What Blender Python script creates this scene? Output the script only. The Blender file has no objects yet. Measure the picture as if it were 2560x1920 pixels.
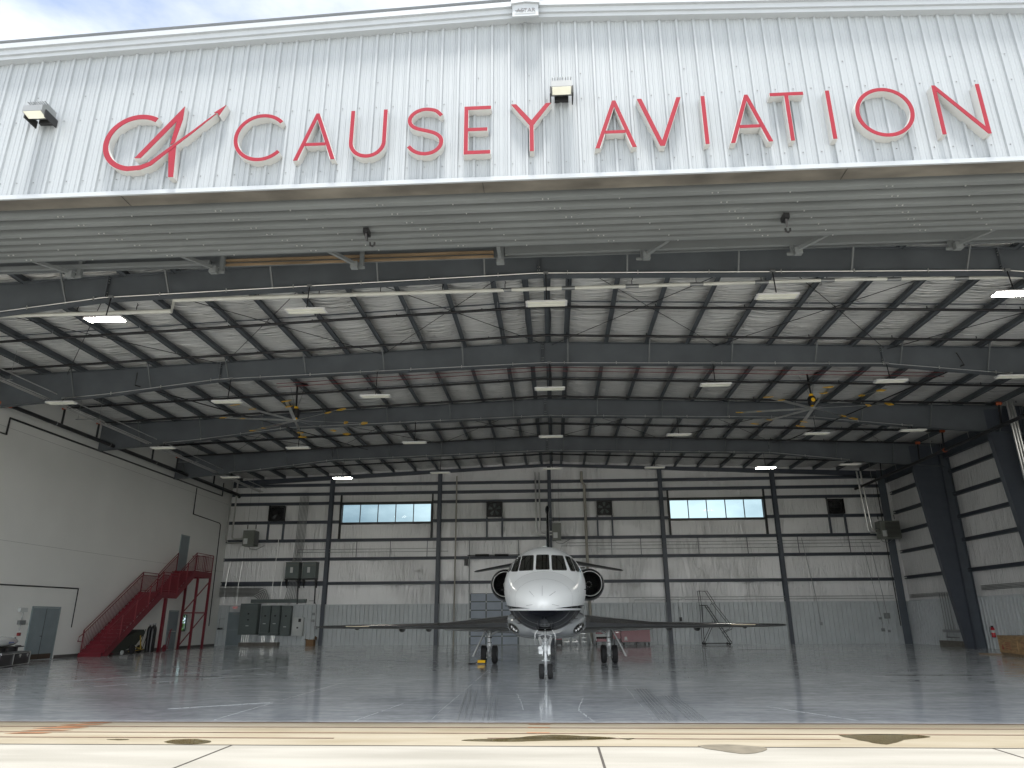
import bpy, math, random
from mathutils import Vector, Matrix
from mathutils.bvhtree import BVHTree
from mathutils.geometry import tessellate_polygon
random.seed(7)
R = math.radians
S = bpy.context.scene
COL = S.collection

# ------------------------------------------------------------------ camera
cam_d = bpy.data.cameras.new('camera'); cam = bpy.data.objects.new('camera', cam_d); COL.objects.link(cam)
yaw, pitch, roll = -0.0560638, 0.3214337, -0.0052129
fwd = Vector((math.sin(yaw)*math.cos(pitch), math.cos(yaw)*math.cos(pitch), math.sin(pitch)))
rt = Vector((math.cos(yaw), -math.sin(yaw), 0)); up = rt.cross(fwd)
r2 = rt*math.cos(roll)+up*math.sin(roll); u2 = -rt*math.sin(roll)+up*math.cos(roll)
m = Matrix.Identity(4)
for i in range(3):
    m[i][0] = r2[i]; m[i][1] = u2[i]; m[i][2] = -fwd[i]
m[0][3], m[1][3], m[2][3] = 0, 0, 1.6
cam.matrix_world = m
cam_d.sensor_width = 36; cam_d.lens = 1769.4/2560*36
cam_d.clip_start = 0.1; cam_d.clip_end = 6000
S.camera = cam
EYE = Vector((0, 0, 1.6))

# ------------------------------------------------------------------ world, sun, exposure
SUN_EL = 76.5
LX = 1.56
W = bpy.data.worlds.new("World"); S.world = W; W.use_nodes = True
nt = W.node_tree; nt.nodes.clear()
out = nt.nodes.new('ShaderNodeOutputWorld'); bg = nt.nodes.new('ShaderNodeBackground')
sky = nt.nodes.new('ShaderNodeTexSky'); sky.sky_type = 'NISHITA'; sky.sun_disc = False
sky.sun_elevation = R(SUN_EL); sky.sun_rotation = R(180); sky.air_density = 1.0; sky.dust_density = 1.5
tc = nt.nodes.new('ShaderNodeTexCoord'); mp = nt.nodes.new('ShaderNodeMapping'); mp.inputs['Scale'].default_value = (1.3, 1.3, 3.0)
mp.inputs['Location'].default_value = (LX, 0.1, 0.35)
ns = nt.nodes.new('ShaderNodeTexNoise'); ns.inputs['Scale'].default_value = 2.2; ns.inputs['Detail'].default_value = 7; ns.inputs['Roughness'].default_value = .55
cr = nt.nodes.new('ShaderNodeValToRGB'); cr.color_ramp.elements[0].position = .36; cr.color_ramp.elements[0].color = (.2, .2, .2, 1); cr.color_ramp.elements[1].position = .56
mix = nt.nodes.new('ShaderNodeMixRGB'); mix.inputs[2].default_value = (1, 1, 1, 1)
L = nt.links.new
# hazy bright cloud: brighter toward the horizon
sx = nt.nodes.new('ShaderNodeSeparateXYZ'); L(tc.outputs['Generated'], sx.inputs[0])
hr = nt.nodes.new('ShaderNodeValToRGB'); he = hr.color_ramp.elements
he[0].position = .0; he[0].color = (1, 1.0, 1.0, 1); he[1].position = .65; he[1].color = (.205, .216, .230, 1)
e_ = he.new(.14); e_.color = (.85, .87, .88, 1)
e_ = he.new(.32); e_.color = (.42, .43, .44, 1)
L(sx.outputs[2], hr.inputs[0])
hm = nt.nodes.new('ShaderNodeVectorMath'); hm.operation = 'SCALE'; hm.inputs['Scale'].default_value = 20.0
L(hr.outputs[0], hm.inputs[0]); L(hm.outputs[0], mix.inputs[2])
L(tc.outputs['Generated'], mp.inputs[0]); L(mp.outputs[0], ns.inputs[0]); L(ns.outputs[0], cr.inputs[0])
L(cr.outputs[0], mix.inputs[0]); L(sky.outputs[0], mix.inputs[1]); L(mix.outputs[0], bg.inputs[0]); L(bg.outputs[0], out.inputs[0])
bg.inputs[1].default_value = 0.10
sl = bpy.data.lights.new('sun', 'SUN'); so = bpy.data.objects.new('sun', sl); COL.objects.link(so)
sl.energy = 3.2; sl.angle = R(10); sl.color = (1, .965, .91); so.rotation_euler = (R(90-SUN_EL), 0, 0)
S.view_settings.view_transform = 'Standard'; S.view_settings.look = 'None'
S.view_settings.exposure = 1.42; S.view_settings.gamma = 1
S.cycles.use_denoising = True
S.cycles.max_bounces = 14; S.cycles.diffuse_bounces = 9; S.cycles.glossy_bounces = 4
S.cycles.caustics_reflective = False; S.cycles.caustics_refractive = False
S.cycles.sample_clamp_indirect = 6

# ------------------------------------------------------------------ materials
def base_mat(name):
    mt = bpy.data.materials.new(name); mt.use_nodes = True
    return mt, mt.node_tree, mt.node_tree.nodes['Principled BSDF']
MATS = {}
def mat(name, col, rough=.5, metal=0, var=.08, vscale=2.0, stretch=(1, 1, 1), bump=0, bscale=20, coat=0, spec=.5, emit=0, rvar=0):
    if name in MATS: return MATS[name]
    mt, t, b = base_mat(name)
    b.inputs['Roughness'].default_value = rough; b.inputs['Metallic'].default_value = metal
    b.inputs['Coat Weight'].default_value = coat; b.inputs['Coat Roughness'].default_value = .05
    b.inputs['Specular IOR Level'].default_value = spec
    g = t.nodes.new('ShaderNodeNewGeometry'); mpp = t.nodes.new('ShaderNodeMapping'); mpp.inputs['Scale'].default_value = stretch
    t.links.new(g.outputs['Position'], mpp.inputs[0])
    n = t.nodes.new('ShaderNodeTexNoise'); n.inputs['Scale'].default_value = vscale; n.inputs['Detail'].default_value = 5
    t.links.new(mpp.outputs[0], n.inputs[0])
    r = t.nodes.new('ShaderNodeValToRGB'); r.color_ramp.elements[0].position = .3; r.color_ramp.elements[1].position = .7
    r.color_ramp.elements[0].color = tuple(max(0, c*(1-var)) for c in col)+(1,)
    r.color_ramp.elements[1].color = tuple(min(1, c*(1+var)) for c in col)+(1,)
    t.links.new(n.outputs[0], r.inputs[0]); t.links.new(r.outputs[0], b.inputs['Base Color'])
    if rvar:
        mr = t.nodes.new('ShaderNodeMapRange'); mr.inputs[3].default_value = max(0, rough-rvar); mr.inputs[4].default_value = rough+rvar
        t.links.new(n.outputs[0], mr.inputs[0]); t.links.new(mr.outputs[0], b.inputs['Roughness'])
    if bump:
        n2 = t.nodes.new('ShaderNodeTexNoise'); n2.inputs['Scale'].default_value = bscale; n2.inputs['Detail'].default_value = 4
        t.links.new(mpp.outputs[0], n2.inputs[0])
        bp = t.nodes.new('ShaderNodeBump'); bp.inputs['Strength'].default_value = bump; bp.inputs['Distance'].default_value = .02
        t.links.new(n2.outputs[0], bp.inputs['Height']); t.links.new(bp.outputs[0], b.inputs['Normal'])
    if emit:
        b.inputs['Emission Color'].default_value = tuple(col)+(1,); b.inputs['Emission Strength'].default_value = emit
    MATS[name] = mt
    return mt

def vinyl(name, along, col=(.70, .70, .69)):
    """white facing of the insulation blanket, creased in one direction"""
    mt, t, b = base_mat(name)
    b.inputs['Roughness'].default_value = .27; b.inputs['Specular IOR Level'].default_value = .8
    g = t.nodes.new('ShaderNodeNewGeometry')
    def nz(scale, sc, det=3, dist=0):
        mm = t.nodes.new('ShaderNodeMapping'); mm.inputs['Scale'].default_value = sc
        t.links.new(g.outputs['Position'], mm.inputs[0])
        n = t.nodes.new('ShaderNodeTexNoise'); n.inputs['Scale'].default_value = scale; n.inputs['Detail'].default_value = det
        n.inputs['Distortion'].default_value = dist
        t.links.new(mm.outputs[0], n.inputs[0]); return n
    if along == 'x':
        a = nz(1.0, (.30, 3.2, 3.2), 3, .3); c = nz(1.0, (.45, 7.5, 7.5), 2, .2)
    else:
        a = nz(1.0, (3.2, 3.2, .45), 4, .5); c = nz(1.0, (9, 9, .6), 3, .4)
    r = t.nodes.new('ShaderNodeValToRGB'); r.color_ramp.elements[0].position = .45; r.color_ramp.elements[1].position = .75
    t.links.new(a.outputs[0], r.inputs[0])
    def M_(op, a_, b_=None):
        q = t.nodes.new('ShaderNodeMath'); q.operation = op
        for i_, v_ in enumerate((a_, b_)):
            if v_ is None: continue
            if isinstance(v_, (int, float)): q.inputs[i_].default_value = v_
            else: t.links.new(v_, q.inputs[i_])
        return q.outputs[0]
    rdg = M_('POWER', M_('SUBTRACT', 1.0, M_('MULTIPLY', M_('ABSOLUTE', M_('SUBTRACT', c.outputs[0], .5)), 3.2)), 5.0)
    rd2 = M_('POWER', M_('SUBTRACT', 1.0, M_('MULTIPLY', M_('ABSOLUTE', M_('SUBTRACT', a.outputs[0], .5)), 3.0)), 6.0)
    ad = t.nodes.new('ShaderNodeMath'); ad.operation = 'MULTIPLY_ADD'; ad.inputs[1].default_value = .45
    t.links.new(rdg, ad.inputs[0]); t.links.new(M_('ADD', r.outputs[0], rd2), ad.inputs[2])
    big = nz(.5, (1, 1, 1), 2)
    mu = t.nodes.new('ShaderNodeMath'); mu.operation = 'MULTIPLY'
    mr = t.nodes.new('ShaderNodeMapRange'); mr.inputs[1].default_value = .38; mr.inputs[2].default_value = .62; mr.inputs[3].default_value = .25; mr.inputs[4].default_value = 1.3
    t.links.new(big.outputs[0], mr.inputs[0]); t.links.new(ad.outputs[0], mu.inputs[0]); t.links.new(mr.outputs[0], mu.inputs[1])
    bp = t.nodes.new('ShaderNodeBump'); bp.inputs['Strength'].default_value = 1; bp.inputs['Distance'].default_value = .034 if along == 'z' else .10
    t.links.new(mu.outputs[0], bp.inputs['Height']); t.links.new(bp.outputs[0], b.inputs['Normal'])
    cl = t.nodes.new('ShaderNodeMixRGB'); cl.inputs[1].default_value = col+(1,); cl.inputs[2].default_value = tuple(c*.9 for c in col)+(1,)
    t.links.new(big.outputs[0], cl.inputs[0]); t.links.new(cl.outputs[0], b.inputs['Base Color'])
    MATS[name] = mt; return mt

M_STEEL = mat('dark primed steel', (.095, .107, .119), .5, 0, .14, 1.1, bump=.05)
M_STEEL2 = mat('blue grey painted steel', (.060, .070, .088), .45, 0, .12, 1.5)
M_HEAD = mat('grey header steel', (.13, .142, .146), .42, .15, .12, .9, (.3, 1, 1))
M_HEADL = mat('light grey channel', (.19, .204, .206), .45, .15, .12, 1.2, (.4, 1, 1))
M_GALV = mat('stained galvanised strip', (.175, .16, .135), .38, .3, .45, 1.8, (.5, 1, 1), rvar=.15)
M_FASC = mat('white wall panel', (.295, .317, .335), .38, 0, .03, .8, (3, 1, .25), bump=.06, bscale=14)
M_TRIM = mat('white trim', (.35, .372, .394), .35, 0, .03)
M_RED = mat('red sign face', (.225, .009, .020), .3, 0, .04)
M_SIGNW = mat('white sign return', (.47, .47, .46), .4, 0, .03)
M_VX = vinyl('roof insulation facing', 'x', (.85, .85, .83))
M_VZ = vinyl('wall insulation facing', 'z', (.85, .85, .85))
M_WAIN = mat('white liner panel', (.54, .57, .58), .35, 0, .05, 1.5)
M_PLAST = mat('painted plaster wall', (.74, .74, .71), .75, 0, .04, .35, bump=.03, bscale=60)
M_BASE = mat('rubber wall base', (.09, .085, .08), .5)
M_DOOR = mat('grey painted door', (.21, .25, .265), .4)
M_DOORF = mat('grey door frame', (.25, .30, .31), .4)
M_BLACK = mat('black painted metal', (.012, .012, .013), .4)
M_BPIPE = mat('black pipe', (.02, .02, .022), .38, .2)
M_BLKPL = mat('black plastic', (.015, .015, .016), .55)
M_RUB = mat('tyre rubber', (.018, .018, .019), .75, 0, .15, 8)
M_EMT = mat('galvanised conduit', (.62, .62, .60), .3, .8, .1)
M_EMTD = mat('dull conduit', (.28, .29, .29), .4, .6, .1)
M_WPIPE = mat('white insulated pipe', (.70, .70, .64), .5)
M_TAN = mat('tan downpipe', (.36, .34, .29), .5)
M_ORG = mat('red oxide fitting', (.42, .10, .04), .55)
M_REDC = mat('dark red conduit', (.20, .035, .035), .45)
M_STAIR = mat('red stair paint', (.17, .012, .022), .42, 0, .12, 3)
M_PANEL = mat('grey electrical enclosure', (.11, .135, .13), .45)
M_PANELW = mat('light enclosure', (.55, .57, .56), .45)
M_HEAT = mat('grey green heater', (.15, .16, .14), .45)
M_CONC = mat('rough concrete pad', (.16, .15, .13), .85, 0, .2, 4)
M_LENS = mat('dimmed lamp lens', (.72, .72, .62), .45, emit=.05)
M_LIT = mat('lit lamp lens', (1.0, .97, .88), .4, emit=40)
M_WHT = mat('white enamel', (.70, .70, .70), .4)
M_YEL = mat('yellow plastic', (1.0, .56, .02), .45)
M_ALU = mat('brushed aluminium', (.60, .60, .58), .28, .9, .06, 4)
M_SILV = mat('silver gear paint', (.66, .68, .69), .32, .15, .12, 12)
M_GLEAM = mat('white painted gleam', (.9, .9, .9), .25, 0, .02)  # plain non-metal white: the lip's bright reflection is put into the colour
M_LE = mat('polished leading edge', (.30, .30, .30), .2, .9, .06, 2)
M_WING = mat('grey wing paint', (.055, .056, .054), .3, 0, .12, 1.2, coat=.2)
M_PLW = mat('white aircraft paint', (.86, .88, .88), .16, 0, .015, 1.2, coat=.8)
M_PLG = mat('grey belly paint', (.40, .42, .43), .22, 0, .05, 1.5, coat=.5)
M_NAVY = mat('navy black paint', (.006, .007, .010), .16, 0, .05, spec=.15)
M_SEAL = mat('dark window seal', (.05, .05, .045), .45)
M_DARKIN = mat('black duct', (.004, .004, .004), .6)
M_FANB = mat('dark titanium blade', (.05, .05, .052), .35, .7)
M_WOOD = mat('crate plywood', (.40, .26, .13), .7, 0, .3, 2.2, (1, 1, 6), bump=.1)
M_LUM = mat('stained timber', (.21, .15, .09), .65, 0, .35, 2.5, (.4, 3, 3))
M_CARD = mat('cardboard', (.22, .13, .065), .8)
M_TRED = mat('dark red tool cabinet', (.17, .018, .032), .38, coat=.2)
M_OLIVE = mat('olive tarpaulin', (.028, .032, .025), .7, bump=.4, bscale=5)
M_GARD = mat('pale blue grey door panel', (.33, .375, .44), .45)
M_LEAF = mat('leaves', (.16, .30, .05), .6, 0, .4, 6)
M_SCREW = mat('screw head', (.22, .22, .22), .5, .3)
M_EXTR = mat('extinguisher red', (.45, .02, .03), .25, coat=.5)
M_SIGNR = mat('exit sign red', (.5, .02, .02), .5, emit=.3)
M_STREAK = mat('rust stain', (.27, .12, .055), .8, 0, .3, 4)
M_GROOVE = mat('rusty rail', (.15, .09, .065), .6, .3, .25, 3)
M_JOINT = mat('dark joint', (.05, .045, .04), .9)
M_WET = mat('shallow muddy water', (.115, .092, .042), .15, 0, .15, 3, coat=.6)
M_LOGO = mat('blue print', (.02, .08, .35), .5)

def glass_mat():
    mt, t, b = base_mat('window glass')
    b.inputs['Base Color'].default_value = (.17, .225, .245, 1); b.inputs['Roughness'].default_value = .02
    b.inputs['Transmission Weight'].default_value = 1; b.inputs['IOR'].default_value = 1.1
    MATS['glass'] = mt; return mt
M_GLASS = glass_mat()
def cockpit_glass():
    mt, t, b = base_mat('cockpit glass')
    b.inputs['Base Color'].default_value = (.012, .013, .010, 1); b.inputs['Roughness'].default_value = .04
    b.inputs['Specular IOR Level'].default_value = .4; return mt
M_CGL = cockpit_glass()

def fuselage_mat():
    """white upper body, navy lower body with a thin navy stripe that fades out toward the nose"""
    mt, t, b = base_mat('two tone fuselage paint')
    g = t.nodes.new('ShaderNodeNewGeometry'); sp = t.nodes.new('ShaderNodeSeparateXYZ'); t.links.new(g.outputs['Position'], sp.inputs[0])
    def mth(op, a, bb, cc=None):
        n = t.nodes.new('ShaderNodeMath'); n.operation = op
        for i, v in enumerate((a, bb, cc)):
            if v is None: continue
            if isinstance(v, (int, float)): n.inputs[i].default_value = v
            else: t.links.new(v, n.inputs[i])
        return n.outputs[0]
    x, y, z = sp.outputs[0], sp.outputs[1], sp.outputs[2]
    dy = mth('SUBTRACT', y, 19.5)
    # boundary height: dips gently in the middle of the nose then rises aft
    dx = mth('ABSOLUTE', mth('SUBTRACT', x, -.33), 0)
    zb = mth('MULTIPLY_ADD', dy, .012, 1.825)
    low = mth('LESS_THAN', z, zb)
    s0 = mth('ADD', zb, .052)
    wdt = mth('MULTIPLY', mth('SUBTRACT', dx, .34), .115)
    s1 = mth('ADD', s0, mth('MAXIMUM', wdt, 0))
    st = mth('MULTIPLY', mth('GREATER_THAN', z, s0), mth('LESS_THAN', z, s1))
    aft = mth('LESS_THAN', y, 40)
    f = mth('MULTIPLY', mth('MAXIMUM', low, st), aft)
    mx = t.nodes.new('ShaderNodeMixRGB'); mx.inputs[1].default_value = (.86, .88, .88, 1); mx.inputs[2].default_value = (.008, .009, .014, 1)
    t.links.new(f, mx.inputs[0]); t.links.new(mx.outputs[0], b.inputs['Base Color'])
    b.inputs['Roughness'].default_value = .16
    t.links.new(mth('MULTIPLY_ADD', f, -.32, .36), b.inputs['Specular IOR Level'])
    return mt
M_FUS = fuselage_mat()

def floor_mat():
    mt, t, b = base_mat('polished concrete floor')
    g = t.nodes.new('ShaderNodeNewGeometry')
    def nz(scale, sc, det, dist=0):
        mm = t.nodes.new('ShaderNodeMapping'); mm.inputs['Scale'].default_value = sc
        t.links.new(g.outputs['Position'], mm.inputs[0])
        n = t.nodes.new('ShaderNodeTexNoise'); n.inputs['Scale'].default_value = scale; n.inputs['Detail'].default_value = det; n.inputs['Distortion'].default_value = dist
        t.links.new(mm.outputs[0], n.inputs[0]); return n.outputs[0]
    a = nz(.35, (1, 1.6, 1), 8, .6); c = nz(6, (1, 1, 1), 6); d = nz(1.0, (1.2, 4, 1), 9, 1.2)
    r = t.nodes.new('ShaderNodeValToRGB'); e = r.color_ramp.elements
    e[0].position = .38; e[0].color = (.46, .485, .505, 1); e[1].position = .62; e[1].color = (.72, .745, .765, 1)
    m1 = t.nodes.new('ShaderNodeMixRGB'); m1.inputs[0].default_value = .4; t.links.new(a, m1.inputs[1]); t.links.new(c, m1.inputs[2])
    m2 = t.nodes.new('ShaderNodeMixRGB'); m2.inputs[0].default_value = .35; t.links.new(m1.outputs[0], m2.inputs[1]); t.links.new(d, m2.inputs[2])
    t.links.new(m2.outputs[0], r.inputs[0]); t.links.new(r.outputs[0], b.inputs['Base Color'])
    mr = t.nodes.new('ShaderNodeMapRange'); mr.inputs[1].default_value = .3; mr.inputs[2].default_value = .7
    mr.inputs[3].default_value = .05; mr.inputs[4].default_value = .15
    t.links.new(d, mr.inputs[0]); t.links.new(mr.outputs[0], b.inputs['Roughness'])
    b.inputs['Specular IOR Level'].default_value = .2
    bp = t.nodes.new('ShaderNodeBump'); bp.inputs['Strength'].default_value = .05; bp.inputs['Distance'].default_value = .01
    t.links.new(d, bp.inputs['Height']); t.links.new(bp.outputs[0], b.inputs['Normal'])
    return mt
M_FLOOR = floor_mat()
def apron_mat(name, c0, c1):
    mt, t, b = base_mat(name)
    g = t.nodes.new('ShaderNodeNewGeometry')
    n = t.nodes.new('ShaderNodeTexNoise'); n.inputs['Scale'].default_value = .8; n.inputs['Detail'].default_value = 8
    mm = t.nodes.new('ShaderNodeMapping'); mm.inputs['Scale'].default_value = (.5, 2.5, 1); t.links.new(g.outputs['Position'], mm.inputs[0])
    t.links.new(mm.outputs[0], n.inputs[0])
    n2 = t.nodes.new('ShaderNodeTexNoise'); n2.inputs['Scale'].default_value = 60; t.links.new(g.outputs['Position'], n2.inputs[0])
    mx = t.nodes.new('ShaderNodeMixRGB'); mx.inputs[0].default_value = .25; t.links.new(n.outputs[0], mx.inputs[1]); t.links.new(n2.outputs[0], mx.inputs[2])
    r = t.nodes.new('ShaderNodeValToRGB'); e = r.color_ramp.elements; e[0].position = .35; e[0].color = c0+(1,); e[1].position = .62; e[1].color = c1+(1,)
    t.links.new(mx.outputs[0], r.inputs[0]); t.links.new(r.outputs[0], b.inputs['Base Color']); b.inputs['Roughness'].default_value = .85
    return mt
M_APR = apron_mat('pale concrete apron', (.53, .52, .48), (.61, .60, .56))  # unseen apron, kept pale to bounce light into the hangar
M_APR2 = apron_mat('darkened apron slab', (.225, .218, .192), (.30, .292, .265))  # same apron, colour darkened to hold down the sun glare on it
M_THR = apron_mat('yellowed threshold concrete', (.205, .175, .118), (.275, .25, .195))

# ------------------------------------------------------------------ mesh helper
class MB:
    def __init__(s): s.v = []; s.f = []
    def add(s, vs, fs):
        o = len(s.v); s.v += [tuple(p) for p in vs]; s.f += [tuple(o+i for i in f) for f in fs]; return s
    def box(s, x0, x1, y0, y1, z0, z1):
        return s.add([(x0,y0,z0),(x1,y0,z0),(x1,y1,z0),(x0,y1,z0),(x0,y0,z1),(x1,y0,z1),(x1,y1,z1),(x0,y1,z1)],
                     [(0,3,2,1),(4,5,6,7),(0,1,5,4),(1,2,6,5),(2,3,7,6),(3,0,4,7)])
    def beam(s, p, q, w, h, up=(0, 0, 1)):
        p, q = Vector(p), Vector(q); d = (q-p).normalized(); u = Vector(up)
        if abs(d.dot(u)) > .99: u = Vector((0, 1, 0))
        a = d.cross(u).normalized()*w/2; b = a.cross(d).normalized()*h/2
        vs = [c+i*a+j*b for c in (p, q) for i, j in ((-1,-1),(1,-1),(1,1),(-1,1))]
        return s.add(vs, [(0,3,2,1),(4,5,6,7),(0,1,5,4),(1,2,6,5),(2,3,7,6),(3,0,4,7)])
    def tube(s, pts, r, n=6, caps=True, rad=None):
        pts = [Vector(p) for p in pts]; rings = []
        pu = None
        for i, p in enumerate(pts):
            a = pts[i-1] if i else p; b = pts[i+1] if i < len(pts)-1 else p
            d = (b-a).normalized()
            if pu is None:
                pu = Vector((0, 0, 1)) if abs(d.z) < .9 else Vector((1, 0, 0))
            e = d.cross(pu).normalized(); pu = e.cross(d).normalized()
            k = 1
            if 0 < i < len(pts)-1:
                c = (p-a).normalized().dot((b-p).normalized()); k = 1/max(.5, math.sqrt(max(.01, (1+c)/2)))
            rr = (rad[i] if rad else r)*k
            rings.append([p+rr*(math.cos(2*math.pi*j/n)*e+math.sin(2*math.pi*j/n)*pu) for j in range(n)])
        vs = [q for rg in rings for q in rg]; fs = []
        for i in range(len(pts)-1):
            for j in range(n):
                fs.append((i*n+j, i*n+(j+1) % n, (i+1)*n+(j+1) % n, (i+1)*n+j))
        if caps:
            fs.append(tuple(range(n-1, -1, -1))); fs.append(tuple((len(pts)-1)*n+j for j in range(n)))
        return s.add(vs, fs)
    def lathe(s, prof, o, axis='z', n=24, closed=False):
        o = Vector(o); rings = []
        for r, h in prof:
            ring = []
            for j in range(n):
                a = 2*math.pi*j/n; c, d = r*math.cos(a), r*math.sin(a)
                v = {'z': (c, d, h), 'y': (c, h, d), 'x': (h, c, d)}[axis]; ring.append(o+Vector(v))
            rings.append(ring)
        vs = [q for rg in rings for q in rg]; fs = []
        k = len(prof)
        for i in range(k-1 if not closed else k):
            for j in range(n):
                fs.append((i*n+j, i*n+(j+1) % n, ((i+1) % k)*n+(j+1) % n, ((i+1) % k)*n+j))
        return s.add(vs, fs)
    def prism(s, poly, d0, d1, plane='xz'):
        """2-D polygon pushed along the third axis from d0 to d1"""
        def P(a, d): return {'xz': (a[0], d, a[1]), 'yz': (d, a[0], a[1]), 'xy': (a[0], a[1], d)}[plane]
        n = len(poly); vs = [P(a, d0) for a in poly]+[P(a, d1) for a in poly]
        tr = tessellate_polygon([[Vector((a[0], a[1], 0)) for a in poly]])
        fs = [tuple(t) for t in tr]+[tuple(n+i for i in reversed(t)) for t in tr]
        fs += [(i, (i+1) % n, n+(i+1) % n, n+i) for i in range(n)]
        return s.add(vs, fs)
    def ribbon(s, pts, w, y0, y1):
        """mitred stroke in the xz plane, w = one width or one per point"""
        n = len(pts); Lf, Rt = [], []
        for i, p in enumerate(pts):
            a = pts[i-1] if i else p; b = pts[i+1] if i < n-1 else p
            d1 = Vector((p[0]-a[0], p[1]-a[1])); d2 = Vector((b[0]-p[0], b[1]-p[1]))
            if d1.length < 1e-9: d1 = d2
            if d2.length < 1e-9: d2 = d1
            d1.normalize(); d2.normalize(); nn = Vector((-(d1+d2).y, (d1+d2).x)); nn.normalize()
            k = 1/max(.3, nn.dot(Vector((-d1.y, d1.x))))
            ww = (w[i] if isinstance(w, (list, tuple)) else w)/2*k
            Lf.append((p[0]+nn.x*ww, p[1]+nn.y*ww)); Rt.append((p[0]-nn.x*ww, p[1]-nn.y*ww))
        vs = []
        for i in range(n):
            for q in (Lf[i], Rt[i]):
                for y in (y0, y1): vs.append((q[0], y, q[1]))
        fs = []
        for i in range(n-1):
            a, b = 4*i, 4*i+4
            fs += [(a, b, b+2, a+2), (a+1, a+3, b+3, b+1), (a, a+1, b+1, b), (a+2, b+2, b+3, a+3)]
        fs += [(0, 2, 3, 1), (4*n-4, 4*n-3, 4*n-1, 4*n-2)]
        return s.add(vs, fs)
    def ball(s, o, r, n=10, k=6, sc=(1, 1, 1)):
        prof = [(max(1e-4, math.sin(math.pi*i/k)), -math.cos(math.pi*i/k)) for i in range(k+1)]
        vs, fs = [], []
        for a, h in prof:
            for j in range(n):
                t = 2*math.pi*j/n
                vs.append((o[0]+r*sc[0]*a*math.cos(t), o[1]+r*sc[1]*a*math.sin(t), o[2]+r*sc[2]*h))
        for i in range(k):
            for j in range(n): fs.append((i*n+j, i*n+(j+1) % n, (i+1)*n+(j+1) % n, (i+1)*n+j))
        return s.add(vs, fs)
    def pieces(s, name, mt, parent, smooth=None):
        """one object for every connected piece"""
        par = list(range(len(s.v)))
        def find(i):
            while par[i] != i: par[i] = par[par[i]]; i = par[i]
            return i
        for f in s.f:
            for k in f[1:]: par[find(k)] = find(f[0])
        grp = {}
        for f in s.f: grp.setdefault(find(f[0]), []).append(f)
        for fs in grp.values():
            ids = sorted({i for f in fs for i in f}); mp_ = {i: k for k, i in enumerate(ids)}
            q = MB(); q.v = [s.v[i] for i in ids]; q.f = [tuple(mp_[i] for i in f) for f in fs]; q.build(name, mt, parent, smooth)
    def build(s, name, mt, parent=None, smooth=None, origin=None):
        if parent is not None: o = WO[parent.name]
        elif origin is not None: o = Vector(origin)
        else:
            xs = [p[0] for p in s.v]; ys = [p[1] for p in s.v]; zs = [p[2] for p in s.v]
            o = Vector(((min(xs)+max(xs))/2, (min(ys)+max(ys))/2, min(zs)))
        me = bpy.data.meshes.new(name)
        me.from_pydata([tuple(Vector(p)-o) for p in s.v], [], s.f)
        for mm in (mt if isinstance(mt, (list, tuple)) else [mt]): me.materials.append(mm)
        import bmesh
        bm = bmesh.new(); bm.from_mesh(me); bmesh.ops.recalc_face_normals(bm, faces=bm.faces); bm.to_mesh(me); bm.free()
        if smooth:
            me.polygons.foreach_set('use_smooth', [True]*len(me.polygons)); me.set_sharp_from_angle(angle=R(smooth))
        ob = bpy.data.objects.new(name, me); COL.objects.link(ob)
        if parent is not None: ob.parent = parent
        else: ob.location = o
        WO[ob.name] = o.copy()
        return ob
WO = {}
LABELS = {}
def tag(o, label, cat, group=None):
    o['label'] = label; o['category'] = cat
    LABELS.setdefault(label, []).append(o.name)
    if group: o['group'] = group
    return o
def thing(name, loc, label, cat, group=None):
    o = bpy.data.objects.new(name, None); o.empty_display_size = .2; COL.objects.link(o); o.location = loc
    WO[o.name] = Vector(loc); return tag(o, label, cat, group)
def struct(o): o['kind'] = 'structure'; return o
def copy_tree(o, parent=None):
    c = o.copy(); COL.objects.link(c); c.parent = parent
    if parent is not None: c.matrix_parent_inverse = o.matrix_parent_inverse
    for ch in list(o.children): copy_tree(ch, c)
    return c
def relabel(o, label, group=None):
    o['label'] = label; LABELS.setdefault(label, []).append(o.name)
    if group: o['group'] = group

# ------------------------------------------------------------------ dimensions
XL, XR, YB, YF = -23.3, 23.4, 50.3, 10.3
CX = -.25
FR = [18.95, 26.65, 34.35, 42.05]
def roof_z(x): return 12.47-.040*abs(x-CX)       # underside of the insulation
def raf_top(x): return 12.22-.040*abs(x-CX)
def raf_bot(x):
    d = abs(x-CX)
    if d < 13.2: return 11.26-.028*d
    return 11.26-.028*13.2-(d-13.2)*(.115 if d < 17.7 else 0)-( (4.5*.115+(d-17.7)*.082) if d >= 17.7 else 0)

# ------------------------------------------------------------------ setting: ground sheets
g = MB().box(-600, 600, -900, 900, -.60, -.50).build('ground', apron_mat('grassland', (.07, .10, .04), (.10, .13, .05))); struct(g)
a = MB().box(-90, 90, -120, 6.5, -.45, 0).build('apron', M_APR); struct(a)
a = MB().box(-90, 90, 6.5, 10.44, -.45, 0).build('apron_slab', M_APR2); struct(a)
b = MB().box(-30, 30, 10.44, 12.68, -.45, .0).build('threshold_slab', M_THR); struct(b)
c = MB().box(XL-.2, XR+.2, 12.68, YB+.3, -.45, .0).build('floor', M_FLOOR); struct(c)
mb = MB()
for y, w, x0, x1 in ((12.66, .05, -24, 24), (12.13, .045, -24, 24), (11.55, .045, -24, 24), (11.05, .045, -24, -3.2), (11.10, .04, -1.0, 3.9)):
    mb.box(x0, x1, y-w/2, y+w/2, .003, .006)
struct(mb.build('door_rails', M_GROOVE))
mb = MB().box(-60, 60, 10.425, 10.455, .003, .005)
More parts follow.
